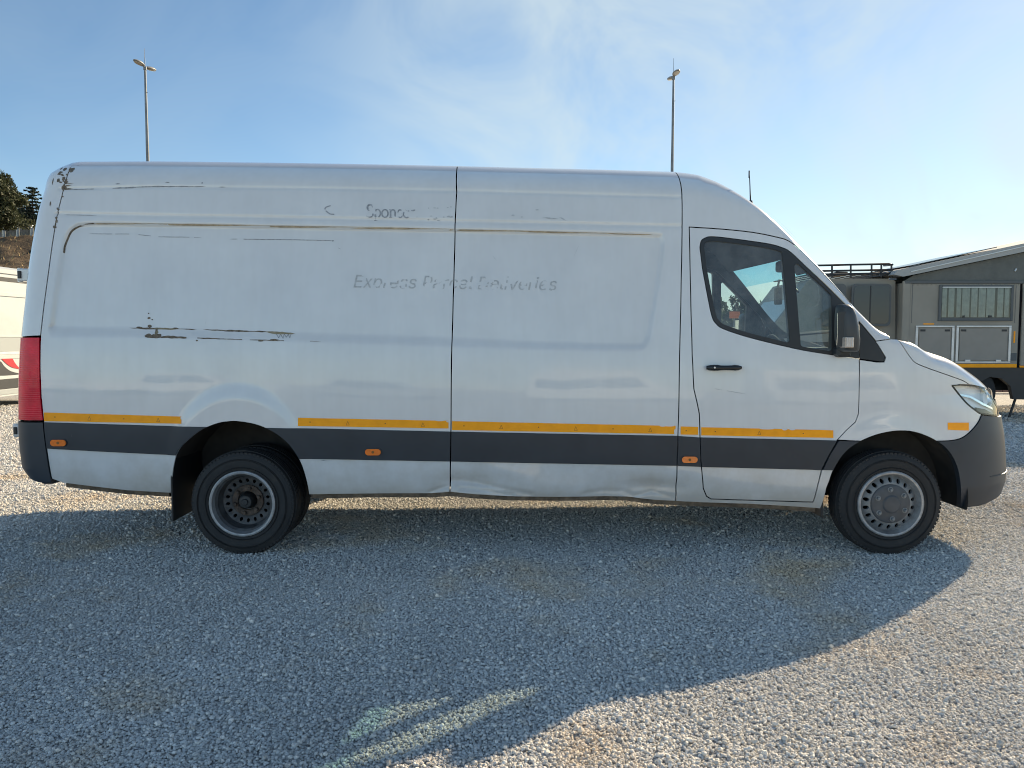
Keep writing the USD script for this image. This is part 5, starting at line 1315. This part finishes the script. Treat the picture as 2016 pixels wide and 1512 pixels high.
plaque('black_swoosh', [(-60, 700)] + curve([(-18, 706), (0, 712), (8, 722), (20, 731), (40, 736), (60, 738.5)]) + [(60, 739), (-60, 740)], M['black'], 0.003)
plaque('white_swoosh', curve([(-8, 706), (4, 713), (14, 722), (24, 728), (40, 731.5), (60, 733)]) + curve([(60, 738), (40, 735.5), (20, 730.5), (8, 721.5), (0, 711.5), (-16, 706)]), M['mh_white'], 0.007)
plaque('red_swoosh', curve([(24, 706), (29, 715), (36, 723), (44, 728), (60, 731)]) + curve([(60, 732.5), (40, 727), (24, 723.5), (12, 716), (2, 706)]), M['mh_red'], 0.007)
mpart('side_window', rbx(MX - 0.02, MX + 0.014, 6.6, 8.0, mz(650), mz(592), 0.008), M['tinted'])
mpart('side_door', rbx(MX - 0.02, MX + 0.010, 8.4, 9.1, mz(740), mz(586), 0.006), M['mh_white'])
def plain_wheel(parent, c, r, w_, shift, axis='y', rimm='steel'):
    """wheel whose outer face looks towards -y, or +x when axis is x"""
    wx = xform(parent, 'wheel')
    ty = lathe_y([(r * 0.55, 0.02), (r * 0.6, 0.0), (r * 0.9, 0.0), (r, 0.03), (r, w_ - 0.03), (r * 0.9, w_), (r * 0.5, w_)], 40)
    rm = lathe_y([(r * 0.58, 0.012), (r * 0.54, 0.02), (r * 0.50, 0.05), (r * 0.25, 0.04), (r * 0.22, 0.015), (0, 0.012)], 32)
    for nm, m_, mt in (('tyre', ty, M['rubber']), ('rim', rm, M[rimm])):
        if axis == 'x': m_.apply_transform(trimesh.transformations.rotation_matrix(np.pi / 2, [0, 0, 1]))
        m_.apply_translation(c); put(wx, nm, m_, mt, smooth=40, shift=shift)
for yy in (6.2, 11.9):
    plain_wheel(MH, (MX - 0.02, yy, 0.34), 0.34, 0.22, mb, 'x'); 
# the ground clearance box under it
mpart('chassis', bx(MX - 2.0, MX - 0.35, y0 + 0.3, y1 - 0.3, 0.22, 0.40), M['under'])

# ---- grey expedition camper on the right
CYY = 8.4
CAMP = thing('expedition_camper', 'drab grey expedition camper truck with raised wedge roof and roof rack, at right edge', 'camper truck', tuple(on_ground(np.array(1880.0), np.array(820.0)) * [1, 0, 0] + [0, CYY + 1.1, 0]))
cb = BASE[CAMP]
M['drab'] = plain('drab_paint', (0.235, 0.212, 0.175), 0.5, var=0.16, scale=1.3, coat=0.1)
M['drab_dark'] = plain('drab_shadow_seal', (0.085, 0.09, 0.09), 0.7)
M['canvas'] = plain('dark_canvas', (0.105, 0.108, 0.10), 0.95, var=0.15, scale=5, bump=0.3, bscale=30)
M['locker'] = plain('locker_door', (0.235, 0.212, 0.182), 0.45, var=0.06)
M['roofgrey'] = plain('camper_roof', (0.30, 0.30, 0.29), 0.5)
M['curtain'] = plain('pale_curtain', (0.55, 0.55, 0.50), 0.9, var=0.2, scale=14)
def cx_(px, y=CYY): return float(at(px, 660.0, y)[0])
def cz(py, y=CYY): return float(at(1850.0, py, y)[2])
def cpart(name, m_, mt, smooth=35, parent=None): return put(parent or CAMP, name, m_, mt, smooth=smooth, shift=cb)
def cbox(name, pa, pb, qa, qb, mt, o=0.0, depth=0.03, r=0.008, parent=None):
    return cpart(name, rbx(cx_(pa), cx_(pb), CYY - o, CYY + depth, cz(qb), cz(qa), r), mt, parent=parent)
W = 2.15
# box body, then the canvas wedge and lifted roof
cpart('camper_box', rbx(cx_(1777), cx_(2420), CYY, CYY + W, cz(722), cz(556), 0.03), M['drab'])
cbox('box_corner', 1775, 1790, 553, 722, M['drab'], 0.012, 0.05, 0.015)
cbox('top_rail', 1778, 2420, 553, 558.5, M['drab_dark'], 0.018, 0.04, 0.006)
def wedge(px, y0_, y1_):
    P = np.array([at(a, b, CYY) for a, b in px]); g = Polygon(P[:, [0, 2]])
    m_ = trimesh.creation.extrude_polygon(g, y1_ - y0_); m_.apply_transform(np.array([[1, 0, 0, 0], [0, 0, -1, y1_], [0, 1, 0, 0], [0, 0, 0, 1.0]])); m_.fix_normals(); return m_
cpart('canvas_side', wedge([(1782, 553), (1800, 542), (2016, 497), (2420, 402), (2420, 553)], CYY + 0.03, CYY + 0.06), M['canvas'])
cpart('canvas_back', wedge([(1782, 553), (1800, 542), (2016, 497), (2420, 402), (2420, 553)], CYY + W - 0.06, CYY + W - 0.03), M['canvas'])
cpart('lifted_roof', wedge([(1757, 541), (1764, 532), (2016, 479), (2420, 388), (2420, 402), (2016, 495.5), (1800, 540), (1775, 545)], CYY - 0.06, CYY + W + 0.06), M['roofgrey'])
cpart('roof_edge_trim', wedge([(1790, 534.5), (2016, 484.0), (2420, 393), (2420, 394.2), (2016, 485.6), (1790, 536)], CYY - 0.075, CYY - 0.055), M['alu'])
cpart('solar_panel', wedge([(1800, 523), (1970, 486), (1970, 484.5), (1800, 521)], CYY + 0.1, CYY + W - 0.2), M['gloss_black'])
st = tube([at(1779, 541, CYY - 0.03), at(1792, 526, CYY - 0.03), at(1810, 521, CYY - 0.03)], 0.012, 6); cpart('roof_strut', st, M['drab_dark'])
cpart('roof_latch', tube([at(1998, 534, CYY + 0.02), at(2001, 529, CYY + 0.02)], 0.014, 6), M['alu'])
# window with curtains
WN = xform(CAMP, 'window')
cbox('window_frame', 1845, 1850, 561, 632, M['drab_dark'], 0.03, 0.02, 0.008, WN); cbox('window_frame', 1986, 1991, 561, 632, M['drab_dark'], 0.03, 0.02, 0.008, WN)
cbox('window_frame', 1850, 1986, 561, 565, M['drab_dark'], 0.03, 0.02, 0.008, WN); cbox('window_frame', 1850, 1986, 625.5, 632, M['drab_dark'], 0.03, 0.02, 0.008, WN)
cbox('window_recess', 1850, 1986, 565, 625.5, M['drab_dark'], 0.002, 0.01, 0.001, WN)
cbox('window_rail', 1851, 1986, 564.5, 566.8, M['alu'], 0.028, 0.02, 0.003, WN)
for k, (pa, pb) in enumerate(((1852, 1861), (1864, 1876), (1880, 1889), (1891, 1906), (1909, 1921), (1924, 1937), (1939, 1955), (1960, 1972), (1974, 1984))):
    xa, xb = cx_(pa), cx_(pb); t_ = np.linspace(0, 1, 9)
    P = np.array([[(xa + (xb - xa) * u, CYY - 0.008 - 0.004 * math.sin(u * 9 + k), z) for z in (cz(624.5), cz(567.5))] for u in t_])
    cpart('curtain_fold', grid_mesh(P), M['curtain'], smooth=60, parent=WN)
cpart('pane', grid_mesh(np.array([[(x, CYY - 0.018, z) for z in (cz(625.5), cz(566.5))] for x in (cx_(1850.5), cx_(1985.5))])), M['camp_glass'] if 'camp_glass' in M else glass('camper_glass', (0.55, 0.60, 0.60)), parent=WN)
for (pa, pb) in ((1893, 1896), (1943, 1949)): cbox('window_catch', pa, pb, 621, 625, M['black'], 0.035, 0.01, 0.003, WN)
# lockers with bright frames
for (pa, pb) in ((1802, 1878), (1882, 1990)):
    L = xform(CAMP, 'locker')
    cbox('frame', pa, pb, 641, 644.2, M['alu'], 0.02, 0.01, 0.004, L); cbox('frame', pa, pb, 711.5, 714.5, M['alu'], 0.02, 0.01, 0.004, L)
    cbox('frame', pa, pa + 4.5, 644.3, 711.3, M['alu'], 0.02, 0.01, 0.004, L); cbox('frame', pb - 4.5, pb, 644.3, 711.3, M['alu'], 0.02, 0.01, 0.004, L)
    cbox('door_panel', pa + 7, pb - 7, 646.5, 709, M['locker'], 0.012, 0.01, 0.004, L)
    for u in (0.22, 0.78): cbox('hinge', pa + (pb - pa) * u - 5, pa + (pb - pa) * u + 5, 708.2, 712.5, M['alu'], 0.026, 0.01, 0.003, L)
    cbox('catch', pa + 9, pa + 19, 648.5, 652.5, M['black'], 0.018, 0.01, 0.003, L); cbox('catch', pb - 19, pb - 9, 648.5, 652.5, M['black'], 0.018, 0.01, 0.003, L)
for (pa, pb, qa, qb) in ((1880, 2004, 716.5, 723.5), (2010, 2150, 716.5, 723.5), (1817, 1838, 636.5, 639), (1995.5, 1998.5, 652, 675)):
    cbox('reflective_strip', pa, pb, qa, qb, M['tape'], 0.006, 0.004, 0.002)
cbox('cover_plate', 1990, 2003, 695, 710, M['drab_dark'], 0.008, 0.01, 0.003)
D = xform(CAMP, 'entry_door'); cbox('door_gap', 2004.5, 2009, 556, 722, M['dark'], 0.004, 0.01, 0.001, D); cbox('door_panel', 2010, 2080, 566, 720, M['drab'], 0.02, 0.01, 0.01, D)
cbox('door_window', 2016, 2070, 580, 640, M['tinted'], 0.028, 0.01, 0.01, D)
for px in range(1786, 2004, 9):
    cpart('rivet', trimesh.creation.icosphere(1, 0.011).apply_translation((cx_(px), CYY - 0.002, cz(560.5))), M['drab'])
for px in (1793, 1996): cbox('panel_joint', px, px + 0.9, 560, 636, M['drab_dark'], 0.003, 0.004, 0.001)
cpart('jack_leg', tube([at(2004, 770, CYY + 0.2), at(1985, 826, CYY + 0.2)], 0.022, 8), M['black'])
# black underbody, wheels
cpart('skirt', rbx(cx_(1777), cx_(1900), CYY + 0.02, CYY + 0.30, cz(770), cz(724), 0.02), M['black'])
cpart('skirt', rbx(cx_(2040), cx_(2420), CYY + 0.02, CYY + 0.30, cz(775), cz(724), 0.02), M['black'])
cpart('chassis_frame', bx(cx_(1480), cx_(2420), CYY + 0.5, CYY + 1.7, cz(772), cz(724)), M['under'])
WA = wedge([(1892, 724), (1903, 768), (1910, 782), (1918, 770), (1930, 752), (1950, 742), (1972, 745), (1990, 760), (1996, 786), (2050, 788), (2050, 724)], CYY + 0.01, CYY + 0.10)
cpart('rear_mudguard', WA, M['black'])
for px in (1922, 1545):
    plain_wheel(CAMP, (cx_(px), CYY + 0.06, 0.44), 0.44, 0.26, cb, 'y', 'black')
    plain_wheel(CAMP, (cx_(px), CYY + W - 0.32, 0.44), 0.44, 0.26, cb, 'y', 'black')
# cab: rear quarter with a window, raked screen, bonnet; its front shows through the van's own cab
def cab_sec(px): return Polygon(np.array([at(a, b, CYY) for a, b in px])[:, [0, 2]])
cab = trimesh.creation.extrude_polygon(cab_sec([(1774, 552), (1766, 547), (1612, 547), (1600, 550), (1532, 640), (1532, 700), (1774, 745)]), W - 0.3)
cab.apply_transform(np.array([[1, 0, 0, 0], [0, 0, -1, CYY + W - 0.1], [0, 1, 0, 0], [0, 0, 0, 1.0]])); cab.fix_normals(); cpart('cab', cab, M['drab'])
bon = trimesh.creation.extrude_polygon(cab_sec([(1536, 638), (1455, 648), (1440, 658), (1436, 700), (1440, 755), (1500, 770), (1774, 770), (1774, 700), (1536, 700)]), W - 0.5)
bon.apply_transform(np.array([[1, 0, 0, 0], [0, 0, -1, CYY + W - 0.2], [0, 1, 0, 0], [0, 0, 0, 1.0]])); bon.fix_normals(); cpart('bonnet', bon, M['drab'])
def rwin(name, pa, pb, qa, qb, mt):
    g = box(cx_(pa), cz(qb), cx_(pb), cz(qa)).buffer(-0.08).buffer(0.08)
    m_ = trimesh.creation.extrude_polygon(g, 0.02); m_.apply_transform(np.array([[1, 0, 0, 0], [0, 0, -1, CYY + 0.105], [0, 1, 0, 0], [0, 0, 0, 1.0]])); m_.fix_normals(); cpart(name, m_, mt)
rwin('cab_window_seal', 1679, 1757, 558, 642, M['drab_dark']); 
g = box(cx_(1683), cz(637), cx_(1753), cz(562)).buffer(-0.07).buffer(0.07); m_ = trimesh.creation.extrude_polygon(g, 0.012); m_.apply_transform(np.array([[1, 0, 0, 0], [0, 0, -1, CYY + 0.088], [0, 1, 0, 0], [0, 0, 0, 1.0]])); m_.fix_normals(); cpart('cab_window', m_, M['tinted'])
rwin('cab_window_seal', 1622, 1668, 558, 642, M['drab_dark'])
cpart('cab_window_bar', bx(cx_(1714.5), cx_(1716.5), CYY + 0.07, CYY + 0.09, cz(637), cz(562)), M['black'])
# screen glass of the camper's cab
A_, B_ = at(1600, 553, CYY), at(1535, 636, CYY)
cpart('sunshade_screen', grid_mesh(np.array([[(q[0] - 0.012, y, q[2]) for y in np.linspace(CYY + 0.28, CYY + W - 0.28, 6)] for q in (A_, A_ * 0.5 + B_ * 0.5, B_)])), M['sunshade'])
mir = cat_([tube([at(1572, 575, CYY - 0.05), at(1548, 552, CYY - 0.25), at(1534, 552, CYY - 0.32), at(1531, 566, CYY - 0.32)], 0.02, 8), rbx(cx_(1524, 8.08), cx_(1536, 8.08), CYY - 0.40, CYY - 0.26, cz(600, 8.08), cz(566, 8.08), 0.02)]); cpart('cab_mirror', mir, M['black'])
# roof rack: rails, uprights and slats
RK = xform(CAMP, 'roof_rack')
def rail(pts, r=0.018): cpart('rail', tube([at(a, b, y) for a, b, y in pts], r, 8), M['black'], parent=RK)
for yy, dy in ((CYY + 0.15, 0), (CYY + W - 0.25, 5)):
    k_ = (DIST + CYY) / (DIST + yy)
    rail([(1590, 523, yy), (1750, 519.5, yy), (1757, 522, yy)]); rail([(1590, 534, yy), (1757, 531, yy)]); rail([(1590, 541, yy), (1757, 538, yy)], 0.022)
    for px in (1600, 1638, 1675, 1716, 1735, 1755): cpart('upright', tube([at(px, 521, yy), at(px, 546, yy)], 0.016, 6), M['black'], parent=RK)
rail([(1757, 521, CYY + 0.15), (1740, 523, CYY + W - 0.25)]); rail([(1757, 531, CYY + 0.15), (1740, 533, CYY + W - 0.25)])
for px in np.linspace(1596, 1752, 9): cpart('slat', bx(cx_(px) - 0.03, cx_(px) + 0.03, CYY + 0.15, CYY + W - 0.25, cz(540.5), cz(538.5)), M['black'], parent=RK)
cpart('work_lamp', tube([at(1750, 549, CYY + 0.02), at(1764, 549, CYY + 0.02)], 0.02, 8), M['chrome'])
cpart('rear_rack_box', rbx(cx_(1652), cx_(1676), CYY + 0.2, CYY + 0.6, cz(540), cz(533), 0.01), M['black'])

# ---- a low brick kerb behind the camper and a small orange board beyond the cab
KB = thing('brick_kerb', 'low reddish brick kerb under and behind the camper truck', 'kerb', (10.5, 14.5, 0))
M['brick'] = plain('kerb_brick', (0.30, 0.17, 0.125), 0.9, var=0.2, scale=8); M['brick_b'] = plain('kerb_brick_pale', (0.36, 0.23, 0.18), 0.9, var=0.2, scale=8)
kb = BASE[KB]
for row in range(2):
    for k in range(24):
        x0_ = 8.2 + k * 0.232 + (row % 2) * 0.11
        put(KB, 'brick', rbx(x0_, x0_ + 0.222, 14.45 - 0.006 * ((k * 7 + row) % 3), 14.56, 0.0 + row * 0.095, 0.087 + row * 0.095, 0.008), M['brick'] if (k * 5 + row * 3) % 4 else M['brick_b'], shift=kb)
q = at(1446, 620, 14.0)
SG = thing('notice_board', 'small orange board on a thin post seen through the cab', 'board', (q[0], 14.0, 0))
M['orange'] = plain('orange_board', (0.55, 0.13, 0.03), 0.5)
put(SG, 'board', rbx(q[0] - 0.13, q[0] + 0.13, 13.98, 14.0, q[2] - 0.085, q[2] + 0.085, 0.004), M['orange'], shift=BASE[SG])
put(SG, 'post', tube([(q[0], 14.02, 0), (q[0], 14.02, q[2] + 0.08)], 0.02, 8), M['galv'], shift=BASE[SG])

# ---- vehicles parked behind the photographer: the glossy side of the van mirrors them
def parked_car(x, y, rz, label, m, kind, seed):
    """low car or pickup; its length runs along its own x"""
    T = thing('parked_car', label, 'car', (x, y, 0), rz=rz, group='cars parked behind the photographer')
    if kind == 'hatch':
        low = [(-1.95, .32), (1.95, .32), (2.02, .55), (1.9, .80), (1.05, .95), (-1.75, .98), (-2.0, .85), (-2.02, .5)]
        cab_ = [(-1.85, .95), (1.0, .93), (0.35, 1.46), (0.1, 1.50), (-1.2, 1.48), (-1.55, 1.38)]; glassp = [(-1.50, 1.0), (0.78, .98), (0.22, 1.40), (-1.25, 1.40)]
    elif kind == 'pickup':
        low = [(-2.55, .50), (2.45, .50), (2.55, .75), (2.45, 1.05), (1.35, 1.18), (-2.55, 1.15)]
        cab_ = [(-1.0, 1.14), (1.35, 1.15), (0.75, 1.72), (0.5, 1.78), (-0.75, 1.78), (-0.95, 1.70)]; glassp = [(-0.85, 1.20), (1.1, 1.20), (0.62, 1.68), (-0.72, 1.68)]
    else:
        low = [(-2.6, .40), (2.5, .40), (2.62, .7), (2.4, 1.05), (1.75, 1.2), (-2.6, 1.2)]
        cab_ = [(-2.6, 1.18), (1.75, 1.18), (0.95, 1.98), (0.7, 2.05), (-2.45, 2.05), (-2.58, 1.95)]; glassp = [(-2.3, 1.28), (1.35, 1.28), (0.8, 1.86), (-2.3, 1.86)]
    def ext(g, w0, w1, top_in=0.0):
        m_ = trimesh.creation.extrude_polygon(Polygon(g).buffer(-0.05).buffer(0.05), w1 - w0, engine='earcut'); m_.apply_transform(np.array([[1, 0, 0, 0], [0, 0, -1, w1], [0, 1, 0, 0], [0, 0, 0, 1.0]])); m_.fix_normals()
        zt_ = m_.vertices[:, 2]; k_ = np.clip((zt_ - zt_.min()) / max(1e-6, zt_.max() - zt_.min()), 0, 1); m_.vertices[:, 1] *= 1 - top_in * k_
        return m_
    put(T, 'body', ext(low, -0.88, 0.88), m, smooth=40); put(T, 'cabin', ext(cab_, -0.82, 0.82, 0.14), m, smooth=40)
    g_ = ext(glassp, -0.832, 0.832, 0.125); put(T, 'side_glass', g_, M['tinted'], smooth=30)
    put(T, 'pillar', cat_([bx(-0.36, -0.28, -0.84, 0.84, glassp[0][1] - 0.02, glassp[2][1])]), m)
    for sx in (-1.3, 1.3):
        for sy in (-0.86, 0.66): plain_wheel(T, (sx * (1.25 if kind != 'hatch' else 1.0), sy, 0.33), 0.33, 0.2, None, 'y')
    for s in (-0.6, 0.6): put(T, 'headlight', rbx(low[2][0] - 0.14, low[2][0] - 0.02, s - 0.18, s + 0.18, 0.66, 0.80, 0.03), M['chrome'])
M['car_white'] = plain('car_white', (0.72, 0.73, 0.73), 0.3, coat=0.5); M['car_silver'] = plain('car_silver', (0.48, 0.49, 0.50), 0.3, metal=0.5, coat=0.5)
for x, y, rz, lb, mm, kd in ((-15.5, -17.5, 4, 'white minibus mirrored in the rear end of the van, behind the photographer', 'car_white', 'bus'), (-9.2, -16.8, -3, 'white double cab pickup mirrored above the rear wheel, behind the photographer', 'car_white', 'pickup'),
                             (-3.6, -17.2, 2, 'silver hatchback mirrored left of the middle seam, behind the photographer', 'car_silver', 'hatch'), (3.0, -18.0, 5, 'white minibus mirrored in the middle panel, behind the photographer', 'car_white', 'bus'),
                             (9.6, -17.0, -2, 'silver minibus mirrored in the driver door, behind the photographer', 'car_silver', 'bus')):
    parked_car(x, y, rz, lb, M[mm], kd, 1)

# ---- thin smoke in the air
HAZE = 0.0
if HAZE:
    hz = usdkit.material(stage, '/World/Looks/haze', {'v': ('principled_volume', {'color': (0.93, 0.97, 0.96), 'density': HAZE, 'anisotropy': 0.72})}, [], volume='v.volume')
    p = numbered('/World', 'haze')
    pr = usdkit.mesh(stage, p, bx(-300, 300, -300, 300, -1.6, 19.5), hz)
    tag(pr.GetPrim(), 'thin pale smoke haze in the air over the yard', 'haze', kind='stuff')
